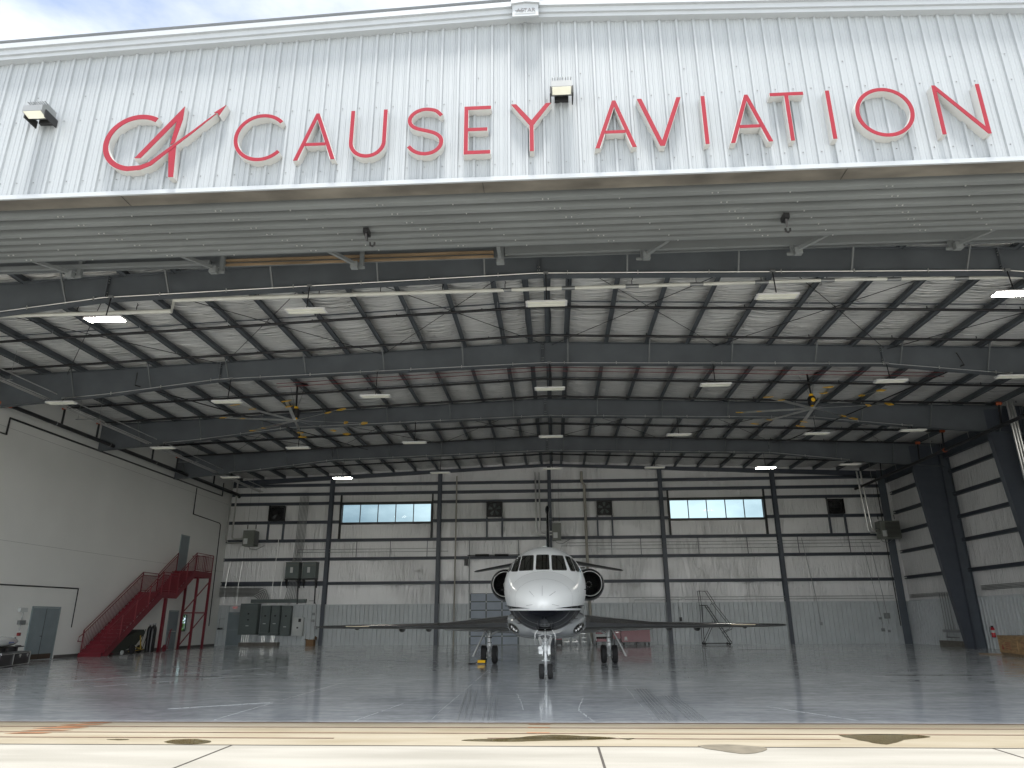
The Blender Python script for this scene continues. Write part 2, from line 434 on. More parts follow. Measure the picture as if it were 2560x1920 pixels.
mb.beam((-4.42, 10.43, .003), (-4.38, 4, .003), .025, .004); mb.beam((.53, 10.43, .003), (.50, 4, .003), .03, .004); mb.beam((5.57, 10.43, .003), (5.4, 4, .003), .02, .004)
struct(mb.build('slab_joints', M_JOINT))
def blob(pts, z=.006, sub=4, jit=.02):
    o = []
    n = len(pts)
    for i in range(n):
        p0, p1, p2, p3 = [Vector(pts[(i+k) % n]) for k in (-1, 0, 1, 2)]
        for k in range(sub):
            t = k/sub
            q = .5*((2*p1)+(-p0+p2)*t+(2*p0-5*p1+4*p2-p3)*t*t+(-p0+3*p1-3*p2+p3)*t**3)
            o.append((q.x+random.uniform(-jit, jit), q.y+random.uniform(-jit, jit)*.4))
    return MB().prism(o, z-.003, z, 'xy')
for nm, pts in (('a', [(-5.49, 10.67), (-5.42, 10.86), (-5.14, 10.9), (-4.82, 10.69), (-4.95, 10.51), (-5.24, 10.51)]),
                ('b', [(-6.44, 10.87), (-6.13, 10.88), (-6.24, 10.8)]),
                ('c', [(-1.34, 10.87), (-1.15, 11.0), (-.85, 11.03), (-.66, 11.12), (-.16, 11.4), (.25, 11.35), (.83, 11.15), (.49, 11.0), (-.32, 10.88), (-.63, 10.81)]),
                ('d', [(.88, 11.1), (1.08, 11.12), (.98, 11.01)]),
                ('e', [(4.07, 11.49), (4.76, 11.6), (5.27, 11.39), (4.78, 11.1), (4.4, 10.72), (4.24, 10.83), (4.07, 11.28)])):
    struct(blob(pts).build('puddle', M_WET))
struct(blob([(1.85, 10.52), (2.28, 10.64), (2.71, 10.38), (2.37, 9.95), (2.06, 10.16)]).build('damp_patch', mat('damp concrete', (.15, .135, .105), .6, 0, .2, 5)))
mb = MB()
for i, (x, y, l) in enumerate(((-7.62, 12.52, .3), (-7.7, 12.3, .4), (-7.8, 11.95, .5), (-7.85, 11.7, .45), (-7.95, 11.4, .4), (-7.75, 12.1, .3))):
    mb.prism([(x-l, y-.05), (x+l*.4, y-.02), (x+l*.7, y+.05), (x-l*.5, y+.06)], .007, .009, 'xy')
for y in (12.5, 12.14, 11.6): mb.box(-.46, -.12, y-.02, y+.02, .007, .009)
for y in (12.55, 12.2): mb.box(10.0, 11.5, y-.02, y+.03, .007, .009)
struct(mb.build('rust_stain', M_STREAK))
M_SCR = mat('scratched concrete', (.70, .72, .73), .25, 0, .22, 3); M_TYR = mat('tyre mark', (.36, .375, .38), .3, 0, .2, 4, (1, 1, 1), coat=.3)
mb = MB()
for p, q, w in (((-5.86, 12.98), (-5.79, 20.4), .025), ((-2.14, 13.04), (-2.27, 25.4), .03), ((1.7, 19.7), (1.6, 12.97), .02), ((-.26, 20.6), (-.27, 12.9), .03),
                ((-8.7, 24.5), (-12, 19.2), .03), ((-9.5, 28), (-14, 21), .025), ((-3.4, 12.9), (-3.1, 15.5), .03), ((4, 15), (5.0, 12.9), .02), ((.55, 16.5), (.4, 14.5), .03), ((.4, 14.4), (.6, 12.9), .03), ((-.9, 17.5), (-.6, 14.2), .03), ((-7.5, 14.5), (-5.9, 15.6), .02)):
    nseg = 14
    for k in range(nseg):
        if random.random() < .18: continue
        f0, f1 = k/nseg, (k+.9)/nseg
        w2 = w*random.uniform(.35, .8)
        mb.beam((p[0]+(q[0]-p[0])*f0+random.uniform(-.012, .012), p[1]+(q[1]-p[1])*f0, .004), (p[0]+(q[0]-p[0])*f1+random.uniform(-.012, .012), p[1]+(q[1]-p[1])*f1, .004), w2, .003)
struct(mb.build('floor_scratches', M_SCR))
mb = MB()
for k in range(5):
    o = k*.07
    mb.beam((1.89+o, 18.7, .006), (1.70+o, 12.9, .006), .014, .002)
    mb.beam((2.32+o, 17.1, .006), (2.2+o, 12.9, .006), .012, .002)
    if k < 3: mb.beam((-1.9-o*1.6, 18.2, .006), (-1.45-o*1.6, 12.9, .006), .012, .002); mb.beam((-1.3-o*1.4, 16.7, .006), (-1.05-o*1.4, 12.9, .006), .010, .002)
struct(mb.build('tyre_marks', M_TYR))
M_SLOT = mat('drain slot', (.012, .012, .012), .6)
for x0, x1, y in ((-12.64, -10.21, 22.65), (9.63, 12.19, 22.98), (9.8, 12.3, 41.35), (-12.34, -10.15, 39.95)):
    struct(MB().box(x0, x1, y-.06, y+.06, .003, .007).build('floor_drain', M_SLOT))

# ------------------------------------------------------------------ the hangar building
H = thing('aircraft_hangar', (0, 30, 0), 'large open fronted metal aircraft hangar with white ribbed front above the door opening', 'hangar')
def rib_profile(x0, x1, pitch=.3048, major=.036, minor=.009, ph=0, slope=.012):
    pr = []; k = math.floor((x0-ph)/pitch)
    while True:
        b0 = ph+k*pitch
        for dx, d in ((0, 0), (slope, major), (slope+.038, major), (2*slope+.042, 0), (.13, 0), (.14, minor), (.16, minor), (.17, 0), (.225, 0), (.235, minor), (.255, minor), (.265, 0)):
            x = b0+dx
            if x0 <= x <= x1: pr.append((x, d))
        k += 1
        if b0 > x1: break
    return [(x0, 0)]+pr+[(x1, 0)]
def ribbed(mb, prof, yf, z0, ztop, facing=-1, swap=False):
    vs, fs = [], []
    for x, d in prof:
        zt = ztop(x) if callable(ztop) else ztop
        for z in (z0, zt):
            vs.append((yf+facing*d, x, z) if swap else (x, yf+facing*d, z))
    for i in range(len(prof)-1): fs.append((2*i, 2*i+2, 2*i+3, 2*i+1))
    mb.add(vs, fs)
wall_top = lambda x: 12.02-.040*abs(x+.3)
mb = MB(); ribbed(mb, rib_profile(-24.5, 24.5, ph=-.33), 10.30, 8.70, lambda x: wall_top(x)+.05)
mb.build('front_wall_panel', M_FASC, H)
mb = MB()
for k in range(-80, 81):
    x = -.33+k*.3048+.09
    for z in ((10.85,) if k % 3 == 0 else ())+((10.31, 9.01) if k % 1 == 0 else ())+((8.76,) if k % 3 == 0 else ()):
        mb.box(x-.007, x+.007, 10.288, 10.302, z-.007, z+.007)
o = mb.build('panel_screw', M_SCREW, H); o['kind'] = 'stuff'
# rake trim in three steps
mb = MB()
for s_ in (-1, 1):
    xe = -.3+s_*25
    for y, z0, z1, th in ((10.16, .03, .11, .14), (10.12, .11, .22, .18), (10.07, .22, .33, .23)):
        p = [(-.3, 12.02+z0), (-.3, 12.02+z1), (xe, wall_top(xe)+z1), (xe, wall_top(xe)+z0)]
        mb.prism(p, y, 10.30, 'xz')
mb.build('roof_edge_trim', M_TRIM, H)
mb = MB()
mb.prism([(-.52, 11.94), (-.05, 11.94), (-.05, 12.20), (-.285, 12.23), (-.52, 12.20)], 10.02, 10.06, 'xz')
mb.prism([(-.54, 12.20), (-.285, 12.235), (-.03, 12.20), (-.03, 12.38), (-.285, 12.43), (-.54, 12.38)], 9.98, 10.24, 'xz')
cap = mb.build('peak_box', M_TRIM, H)
mb = MB()   # ASTAR maker's plate
def txt(body, size, loc, mt, parent, name='lettering', rot=(math.pi/2, 0, 0), ext=.002, bold=0):
    c_ = bpy.data.curves.new(name, 'FONT'); c_.body = body; c_.size = size; c_.extrude = ext; c_.offset = bold; c_.align_x = 'CENTER'
    tmp = bpy.data.objects.new('tmp', c_); COL.objects.link(tmp)
    dg = bpy.context.evaluated_depsgraph_get(); dg.update(); me = bpy.data.meshes.new_from_object(tmp.evaluated_get(dg))
    bpy.data.objects.remove(tmp); me.name = name; me.materials.clear(); me.materials.append(mt)
    o_ = bpy.data.objects.new(name, me); COL.objects.link(o_); o_.rotation_euler = rot
    if parent is not None: o_.parent = parent; o_.location = Vector(loc)-WO[parent.name]
    else: o_.location = loc
    WO[o_.name] = Vector(loc); return o_
M_DKTXT = mat('dark print', (.12, .12, .13), .5)
txt('ASTAR', .115, (-.275, 10.015, 12.03), M_DKTXT, cap, 'maker_lettering')
MB().box(-.47, -.30, 10.012, 10.018, 12.062, 12.070).build('maker_stroke', M_DKTXT, cap)
MB().box(-.48, -.10, 10.012, 10.018, 11.995, 11.999).build('maker_underline', mat('plate edge', (.4, .4, .4), .5), cap)
mb = MB(); mb.box(-.68, -.56, 10.2, 10.5, 12.335, 12.36); mb.box(-.01, .12, 10.2, 10.5, 12.335, 12.36)
mb.build('ridge_closure', M_EMTD, H)
# bottom drip trim
MB().box(-24.5, 24.5, 10.245, 10.285, 8.655, 8.735).build('bottom_trim', M_TRIM, H)
# roof (outer skin + ceiling blanket sagging between purlins)
purx = [-.78, .02, .75]+[2.35+1.6*k for k in range(13)]+[-1.85-1.6*k for k in range(14)]
purx = sorted(x for x in purx if XL+.2 < x < XR-.2)
edges = [XL-.2]+purx+[XR+.2]
mb = MB()
for s_ in (-1, 1):
    xe = CX+s_*25
    mb.add([(CX, 10.25, 12.62), (xe, 10.25, 11.62), (xe, 51.2, 11.62), (CX, 51.2, 12.62)], [(0, 1, 2, 3)])
mb.build('roof_sheet', M_TRIM, H)
mb = MB(); ys = [13.0+i*.9 for i in range(42)]; ys[-1] = YB+.1
for a_, b_ in zip(edges[:-1], edges[1:]):
    n = 8; vs = []
    wd = b_-a_
    for y in ys:
        for i in range(n+1):
            t_ = i/n; x = a_+t_*wd
            ph = math.sin(y*1.7+a_*3)*.012
            vs.append((x, y, roof_z(x)-4*t_*(1-t_)*(.085*min(1, wd/1.6)+ph)))
    fs = [(j*(n+1)+i, j*(n+1)+i+1, (j+1)*(n+1)+i+1, (j+1)*(n+1)+i) for j in range(len(ys)-1) for i in range(n)]
    mb.add(vs, fs)
mb.build('roof_insulation', M_VX, H, smooth=40)
for x in purx:
    mb = MB(); zt = roof_z(x)-.005; s_ = -1 if x > CX else 1
    mb.box(x-.012, x+.012, 13.3, YB, zt-.25, zt)
    mb.box(x-.012 if s_ > 0 else x-.15, x+.15 if s_ > 0 else x+.012, 13.3, YB, zt-.262, zt-.25)
    mb.box(x-.10 if s_ > 0 else x+.012, x-.012 if s_ > 0 else x+.10, 13.3, YB, zt-.012, zt)
    mb.box(x+(.012 if s_ > 0 else -.024), x+(.024 if s_ > 0 else -.012), 13.3, YB, zt-.29, zt-.262)
    mb.build('purlin', M_STEEL, H)
# rafters
xs = sorted({CX+s_*d for s_ in (-1, 1) for d in (0, 3, 6.6, 10, 13.2, 15.5, 17.7, 20, 23.1)})
for fi, fy in enumerate(FR):
    top = [(x, raf_top(x)) for x in xs]; bot = [(x, raf_bot(x)) for x in xs]
    mb = MB().prism(top+bot[::-1], fy-.008, fy+.008, 'xz')
    for line, dz in ((top, -.018), (bot, 0)):
        for (xa, za), (xb, zb_) in zip(line[:-1], line[1:]):
            mb.prism([(xa, za+dz), (xb, zb_+dz), (xb, zb_+dz+.018), (xa, za+dz+.018)], fy-.125, fy-.009, 'xz')
            mb.prism([(xa, za+dz), (xb, zb_+dz), (xb, zb_+dz+.018), (xa, za+dz+.018)], fy+.009, fy+.125, 'xz')
    rf = mb.build('rafter', M_STEEL, H)
    mb = MB()
    for x in (CX, CX-13.2, CX+13.2): mb.box(x-.016, x+.016, fy-.125, fy-.009, raf_bot(x)+.02, raf_top(x)-.02)
    mb.pieces('splice_plate', M_STEEL, rf)
    mb = MB()
    for x in (CX, CX+13.2, CX-13.2):
        for k in range(9):
            if k in (3, 4, 5): continue
            z = raf_bot(x)+.07+k*(raf_top(x)-raf_bot(x)-.14)/8
            for sx in (-.03, .03): mb.box(x+sx-.011, x+sx+.011, fy-.09, fy-.068, z-.011, z+.011)
    mb.build('bolt', M_EMT, rf)
    # flange braces up to the purlins in front
    for i, x in enumerate(purx):
        if i % 2 == fi % 2 or abs(x-CX) < .6: continue
        MB().beam((x, fy-.62, roof_z(x)-.22), (x, fy-.07, raf_bot(x)+.03), .045, .045).build('flange_brace', M_HEAD, H)
# bridging and rod bracing between purlins
for yb_ in (20.7, 22.9, 28.4, 31.2, 36.2, 39.2):
    mb = MB()
    for s_ in (-1, 1): mb.beam((CX, yb_, roof_z(CX)-.16), (CX+s_*22.8, yb_, roof_z(CX+s_*22.8)-.16), .03, .035)
    mb.build('bridging_angle', M_STEEL, H)
for y0, y1 in ((18.95, 26.65), (34.35, 42.05)):
    for xa in (-20, -13.4, -6.8, 0.1, 6.5, 13.2):
        mb = MB(); xb = xa+6.6
        mb.tube([(xa, y0, raf_top(xa)-.06), (xb, y1, raf_top(xb)-.06)], .014, 4); mb.tube([(xb, y0, raf_top(xb)-.10), (xa, y1, raf_top(xa)-.10)], .014, 4)
        mb.build('brace_rod', M_BLACK, H)
# ---------------- front header underside
mb = MB().box(-24, 24, 10.62, 12.62, 8.88, 8.92); mb.build('header_soffit', M_STEEL, H)
mb = MB().box(-24, 24, 10.286, 10.60, 8.655, 8.668); mb.box(-24, 24, 10.585, 10.60, 8.668, 8.88)
mb.build('header_strip', M_GALV, H)
mb = MB()
for x in (-7.4, -1.06, 5.0): mb.box(x-.004, x+.004, 10.29, 10.60, 8.650, 8.655)
mb.build('strip_joint', M_BLACK, H)
chy = [(10.77, 8.63), (11.05, 8.61), (11.34, 8.60), (11.58, 8.60), (11.82, 8.60), (12.04, 8.60), (12.26, 8.605)]
for i, (y, z) in enumerate(chy):
    mb = MB(); w = .11
    mb.box(-24, 24, y, y+w, z, z+.012); mb.box(-24, 24, y, y+.01, z+.012, z+.22); mb.box(-24, 24, y+w-.01, y+w, z+.012, z+.22)
    mb.box(-24, 24, y+.012, y+w-.012, z+.016, z+.024)
    o = mb.build('door_track_channel', M_HEADL, H)
    mb = MB()
    for k in range(-8, 9):
        x = k*2.95+i*.21
        for dx in (-.05, .05): mb.box(x+dx-.01, x+dx+.01, y+.03, y+.05, z-.012, z)
        mb.box(x+1.3-.01, x+1.3+.01, y+.1, y+.12, z-.012, z)
    mb.build('bolt', M_EMT, o)
mb = MB()
for x in (-9.6, -3.8, 1.0, 6.8, 12): mb.box(x, x+2.6, 11.50, 11.53, 8.66, 8.78)
mb.pieces('track_cover', M_HEAD, H)
MB().box(-24, 24, 12.62, 12.66, 8.80, 9.2).box(-24, 24, 12.62, 12.72, 8.785, 8.80).build('header_back_beam', M_HEAD, H)
MB().box(-24, -7.4, 13.50, 13.58, 9.05, 9.14).box(-.9, 24, 13.50, 13.58, 9.05, 9.14).box(-.9, 24, 13.50, 13.52, 9.14, 9.30).build('header_rail', M_HEADL, H)
for x in (-13.7, -10.49, -7.25, -4.14, -.99, 2.1, 5.23, 8.46, 11.7):
    sg = 1 if x < -1.2 else (0 if x < 0 else -1)
    mb = MB()
    mb.beam((x-.38*sg, 12.75, 8.86), (x, 13.45, 8.90), .07, .07)
    mb.box(x-.075, x+.075, 13.38, 13.5, 8.78, 8.93)
    mb.box(x+.09*sg-.04+.03, x+.09*sg+.04+.03, 13.52, 13.62, 8.86, 10.4)
    mb.box(x+.12*sg-.09, x+.12*sg+.09, 13.50, 13.515, 8.80, 8.86)
    mb.build('header_bracket', M_HEADL, H)
for x0, x1 in ((-7.2, -1.15), (-19, -12.4)):
    for zz in (9.05, 9.15):
        MB().box(x0, x1, 13.62 if zz < 9.1 else 13.60, 13.66, zz, zz+.05).build('timber_strip', M_LUM, H)
MB().tube([(8.95, 14.2, 9.42), (24, 14.2, 9.42)], .11, 14).box(8.93, 8.95, 14.05, 14.35, 9.27, 9.6).build('rolled_curtain', M_HEAD, H, 40)
# front bay inner bulkhead closing the pocket above the doors
MB().box(-15.6, 24, 13.68, 13.72, 9.06, 12.6).build('header_bulkhead', M_HEAD, H)
# ---------------- left wall (plastered) with window opening at y 45.45..46.3, z 1..2
mb = MB(); xw0, xw1 = XL-.25, XL
ya, yb_, za, zb_ = 45.45, 46.30, 1.0, 2.02
mb.box(xw0, xw1, 12.5, ya, 0, 12.0); mb.box(xw0, xw1, yb_, YB, 0, 12.0); mb.box(xw0, xw1, ya, yb_, 0, za); mb.box(xw0, xw1, ya, yb_, zb_, 12.0)
mb.build('left_wall', M_PLAST, H)
MB().box(XL, XL+.012, 33.9, 43.6, 0, .14).box(XL, XL+.012, 45.3, YB, 0, .14).box(XL, XL+.012, 14, 31.6, 0, .14).build('wall_base', M_BASE, H)
mb = MB()
for z in (4.9, 9.55): mb.box(XL, XL+.004, 13, YB, z, z+.012)
mb.build('wall_joint', mat('plaster joint', (.36, .36, .345), .8), H)
w = MB().box(XL-.2, XL-.15, ya, ya+.05, za, zb_).box(XL-.2, XL-.15, yb_-.05, yb_, za, zb_).box(XL-.2, XL-.15, ya+.05, yb_-.05, za, za+.05).box(XL-.2, XL-.15, ya+.05, yb_-.05, zb_-.05, zb_).build('window', M_BLACK, H)
MB().box(XL-.18, XL-.17, ya+.05, yb_-.05, za+.05, zb_-.05).build('pane', M_GLASS, w)
# ---------------- back wall
win = [(-15.05, -8.63, 8.20, 9.54), (8.18, 14.60, 8.20, 9.54)]
def wall_cells(mb, y0, y1, z0, ztop, cuts):
    xs_ = sorted({XL, XR, CX}|{c_[0] for c_ in cuts}|{c_[1] for c_ in cuts})
    for a_, b_ in zip(xs_[:-1], xs_[1:]):
        h = [c_ for c_ in cuts if c_[0] <= a_+1e-6 and c_[1] >= b_-1e-6]
        def slab(za_, zf):
            mb.prism([(a_, za_), (b_, za_), (b_, zf(b_)), (a_, zf(a_))], y0, y1, 'xz')
        if h:
            slab(z0, lambda x: h[0][2]); slab(h[0][3], ztop)
        else: slab(z0, ztop)
mb = MB(); wall_cells(mb, YB, YB+.16, 0, lambda x: roof_z(x)+.05, win)
bw = mb.build('back_wall', M_VZ, H)
WP = dict(ph=0, major=.075, minor=.022, slope=.03)
mb = MB(); ribbed(mb, rib_profile(XL+.01, -22.52, **WP), YB-.03, 0, 2.6); ribbed(mb, rib_profile(-21.38, -5.82, **WP), YB-.03, 0, 2.6); ribbed(mb, rib_profile(-2.45, XR-.01, **WP), YB-.03, 0, 2.6)
ribbed(mb, rib_profile(-22.52, -21.38, **WP), YB-.03, 2.2, 2.6)
mb.build('back_wainscot', M_WAIN, H)
MB().box(XL+.01, -5.82, YB-.11, YB-.005, 2.6, 2.66).box(-2.45, XR-.01, YB-.11, YB-.005, 2.6, 2.66).build('wainscot_trim', M_WAIN, H)
colx = [-15.85, -8.02, -.2, 7.60, 15.40]
spans = [XL+.02]+colx+[22.75]
gz = [10.93, 10.28, 9.60, 8.27, 6.98, 5.70, 4.05]
for z in gz:
    for i in range(len(spans)-1):
        a_, b_ = spans[i]+(.13 if i else 0), spans[i+1]-.13
        th = .30 if (z == 4.05 and i == 0) else .2
        segs = [(a_, b_)]
        if z == 8.27 and i in (1, 4): segs = []
        if z in (9.60,) and i in (1, 4):
            wv = win[0] if i == 1 else win[1]; segs = [(a_, wv[0]-.15), (wv[1]+.15, b_)]
        if z == 8.27 and i in (1, 4):
            wv = win[0] if i == 1 else win[1]; segs = [(a_, wv[0]-.15), (wv[1]+.15, b_)]
        for sa, sb in segs:
            if sb-sa < .1: continue
            mb = MB(); mb.box(sa, sb, YB-.215, YB-.005, z+th/2-.006, z+th/2); mb.box(sa, sb, YB-.215, YB-.005, z-th/2, z-th/2+.006)
            mb.box(sa, sb, YB-.215, YB-.209, z-th/2+.006, z-th/2+.06); mb.box(sa, sb, YB-.215, YB-.209, z+th/2-.06, z+th/2-.006); mb.box(sa, sb, YB-.06, YB-.054, z-th/2+.006, z+th/2-.006)
            mb.build('wall_girt', M_STEEL2, H)
for x in colx:
    mb = MB(); zt = raf_top(x)-.2
    mb.box(x-.13, x+.13, YB-.36, YB-.348, 0, zt); mb.box(x-.13, x+.13, YB-.02, YB-.008, 0, zt); mb.box(x-.006, x+.006, YB-.348, YB-.02, 0, zt)
    mb.build('end_wall_column', M_STEEL2, H)
# end rafter
mb = MB()
for s_ in (-1, 1):
    xe = CX+s_*23
    mb.prism([(CX, 12.02), (xe, 12.02-.047*23), (xe, roof_z(xe)-.27), (CX, roof_z(CX)-.27)], YB-.30, YB-.28, 'xz')
    mb.prism([(CX, 12.0), (xe, 12.0-.047*23), (xe, 12.02-.047*23), (CX, 12.02)], YB-.38, YB-.2, 'xz')
mb.build('end_wall_rafter', M_STEEL2, H)
for (x0, x1, z0, z1) in win:
    f = MB()
    f.box(x0-.15, x1+.15, YB-.22, YB-.0, z1, z1+.10).box(x0-.15, x1+.15, YB-.22, YB-.0, z0-.12, z0)
    f.box(x0-.15, x0, YB-.22, YB-.0, z0, z1).box(x1, x1+.15, YB-.22, YB-.0, z0, z1)
    f.box(x0-.15, x0-.02, YB-.2, YB-.01, 6.98+.1, z0-.12).box(x1+.02, x1+.15, YB-.2, YB-.01, 6.98+.1, z0-.12)
    f.box(x0-.15, x0-.05, YB-.2, YB-.01, z1+.10, 10.18).box(x1+.05, x1+.15, YB-.2, YB-.01, z1+.10, 10.18)
    wo = f.build('ribbon_window', M_BLACK, H)
    mb = MB()
    for k in range(6):
        x = x0+(x1-x0)*k/5; mb.box(x-.03, x+.03, YB+.02, YB+.08, z0, z1)
    mb.box(x0, x1, YB+.03, YB+.07, z0-.005, z0+.05).box(x0, x1, YB+.03, YB+.07, z1-.05, z1+.005)
    mb.build('window_frame', M_BLACK, wo)
    for k in range(5):
        xa, xb = x0+(x1-x0)*k/5+.032, x0+(x1-x0)*(k+1)/5-.032
        MB().box(xa, xb, YB+.045, YB+.052, z0+.052, z1-.052).build('pane', M_GLASS, wo)
# doors in the back wall
def door(name, x0, x1, z1, y, bar=True):
    d = MB().box(x0-.05, x0, y-.04, y+.04, 0, z1+.05).box(x1, x1+.05, y-.04, y+.04, 0, z1+.05).box(x0, x1, y-.04, y+.04, z1, z1+.05).box(x0, x1, y-.01, y+.03, .01, z1).build(name, M_DOOR, H)
    MB().box(x0+.06, x1-.06, y-.07, y-.03, 1.0, 1.05).build('panic_bar', M_DOORF, d)
    MB().box(x0+.3, x1-.08, y-.09, y-.02, z1-.1, z1-.04).build('door_closer', M_EMTD, d)
door('back_door', -22.48, -21.42, 2.14, YB-.05)
# sectional garage door
gx0, gx1, gz1 = -5.74, -2.50, 3.32
gd = MB().box(gx0-.06, gx1+.06, YB-.05, YB-.02, 0.01, gz1).build('sectional_door', M_PANEL, H)
for r_ in range(6):
    for c_ in range(3):
        w_ = (gx1-gx0)/3; h_ = gz1/6; x = gx0+c_*w_; z = r_*h_
        mb = MB(); x0_, x1_, z0_, z1_ = x+.045, x+w_-.045, z+.04, z+h_-.035
        mb.box(x0_, x1_, YB-.066, YB-.052, z0_, z1_)
        mb.build('door_panel', M_GARD, gd)
mb = MB()
for r_ in range(6):
    for c_ in range(4):
        x = gx0+c_*(gx1-gx0)/3
        mb.box(x-.028, x+.028, YB-.09, YB-.068, r_*gz1/6+.50, r_*gz1/6+.61)
mb.pieces('hinge', mat('hinge plate', (.55, .55, .55), .4, .2), gd)
mb = MB()
for x in (gx0-.09, gx1+.09):
    mb.box(x-.02, x+.02, YB-.16, YB-.08, 0, 3.4); mb.tube([(x, YB-.14, 3.4), (x, YB-.25, 6.9)], .035, 6)
mb.build('door_track', M_EMTD, gd)
mb = MB().tube([(gx0-.2, YB-.45, 5.83), (gx1+.2, YB-.45, 5.83)], .03, 8)
for a_, b_ in ((-5.4, -4.45), (-4.05, -3.1)): mb.tube([(a_, YB-.45, 5.83), (b_, YB-.45, 5.83)], .075, 10)
mb.build('torsion_spring', M_BLACK, gd)
MB().box(-6.15, -5.93, YB-.55, YB-.25, 5.15, 5.6).build('door_operator', M_BLACK, gd)
# ---------------- left wall doors
def side_door(name, y0, y1, z0, z1, leaves=1):
    d = MB().box(XL+.002, XL+.05, y0-.06, y0, z0, z1+.06).box(XL+.002, XL+.05, y1, y1+.06, z0, z1+.06).box(XL+.002, XL+.05, y0, y1, z1, z1+.06).build(name, M_DOORF, H)
    for k in range(leaves):
        a_, b_ = y0+(y1-y0)*k/leaves+.008, y0+(y1-y0)*(k+1)/leaves-.008
        lf = MB().box(XL+.004, XL+.035, a_, b_, z0+.01, z1-.01).build('door_leaf', M_DOOR, d)
    return d
d = side_door('double_door', 31.9, 33.68, 0, 2.22, 2)
MB().box(XL+.036, XL+.04, 32.78, 32.80, .02, 2.2).build('meeting_gap', M_BLACK, d)
MB().box(XL+.036, XL+.04, 32.0, 33.6, .02, .24).build('kick_plate', mat('bronze kick plate', (.10, .075, .055), .4, .5), d)
MB().tube([(XL+.04, 32.7, 1.0), (XL+.09, 32.7, 1.0), (XL+.09, 32.58, 1.0)], .012, 6).build('door_handle', M_BLACK, d)
d = side_door('landing_door', 43.9, 44.85, 4.5, 6.72)
d = side_door('exit_door', 43.75, 44.75, 0, 2.18)
MB().box(XL+.05, XL+.09, 43.9, 44.6, 1.0, 1.05).build('panic_bar', M_EMT, d)
# ---------------- right wall
mb = MB(); mb.box(XR, XR+.16, 12.5, YB+.16, 0, 12.0); mb.build('right_wall', M_VZ, H)
mb = MB(); ribbed(mb, rib_profile(12.6, YB-.05, ph=.1, major=.062, minor=.010, slope=.006), XR-.03, 0, 2.64, -1, True); mb.build('right_wainscot', M_WAIN, H)
MB().box(XR-.08, XR-.01, 12.6, YB-.05, 2.64, 2.70).build('wainscot_trim', M_WAIN, H)
bays = [12.8]+FR+[YB]
for z in (9.70, 8.38, 7.08, 5.78, 4.12):
    for i in range(5):
        a_, b_ = bays[i]+(.36 if i else 0), bays[i+1]+(.34 if i < 4 else -.3)
        mb = MB(); mb.box(XR-.215, XR-.005, a_, b_, z+.094, z+.1); mb.box(XR-.215, XR-.005, a_, b_, z-.1, z-.094)
        mb.box(XR-.215, XR-.209, a_, b_, z-.094, z-.04); mb.box(XR-.215, XR-.209, a_, b_, z+.04, z+.094); mb.box(XR-.06, XR-.054, a_, b_, z-.094, z+.094)
        mb.build('wall_girt', M_STEEL2, H)
for fy in FR:
    mb = MB()
    inn = [(22.16, 0), (21.68, 3.73), (21.28, 7.43), (21.03, raf_bot(21.03))]
    mb.prism([(22.55, 0)]+inn+[(21.03, 11.2), (22.62, 11.2)], fy-.01, fy+.01, 'xz')
    for (xa, za_), (xb, zb2) in zip(inn[:-1], inn[1:]):
        mb.prism([(xa-.02, za_), (xa, za_), (xb, zb2), (xb-.02, zb2)], fy-.15, fy+.15, 'xz')
    mb.prism([(22.555, 0), (22.575, 0), (22.64, 11.3), (22.62, 11.3)], fy-.15, fy+.15, 'xz')
    mb.build('frame_column', M_STEEL2, H)
    mb = MB(); y = fy+.35
    mb.box(22.80, 23.32, y-.006, y+.006, 0, 10.9); mb.box(22.78, 22.80, y-.16, y+.16, 0, 10.9); mb.box(23.3, 23.32, y-.16, y-.007, 0, 10.9)
    mb.build('portal_column', mat('lit tone column paint', (.10, .117, .138), .45), H)  # light on the facing side is put into this paler colour
mb = MB(); y = YB-.35
mb.box(22.42, 22.92, y-.16, y-.145, 0, 11.3).box(22.66, 22.68, y-.145, y+.16, 0, 11.3); mb.build('corner_column', mat('lit tone column paint', (.10, .117, .138), .45), H)  # shares the portal column colour with the light painted in
for i in range(4):
    mb = MB(); a_, b_ = FR[i]+.52, (FR+[YB-.4])[i+1]+.1
    mb.box(22.95, 22.97, a_, b_, 10.45, 11.3); mb.box(22.85, 23.08, a_, b_, 10.43, 10.45); mb.build('portal_beam', M_STEEL2, H)
# small front corner returns
MB().box(-30, XL-.25, 10.35, 12.6, 0, 12).box(XR+.16, 30, 10.35, 12.6, 0, 12).build('front_corner_wall', M_FASC, H)


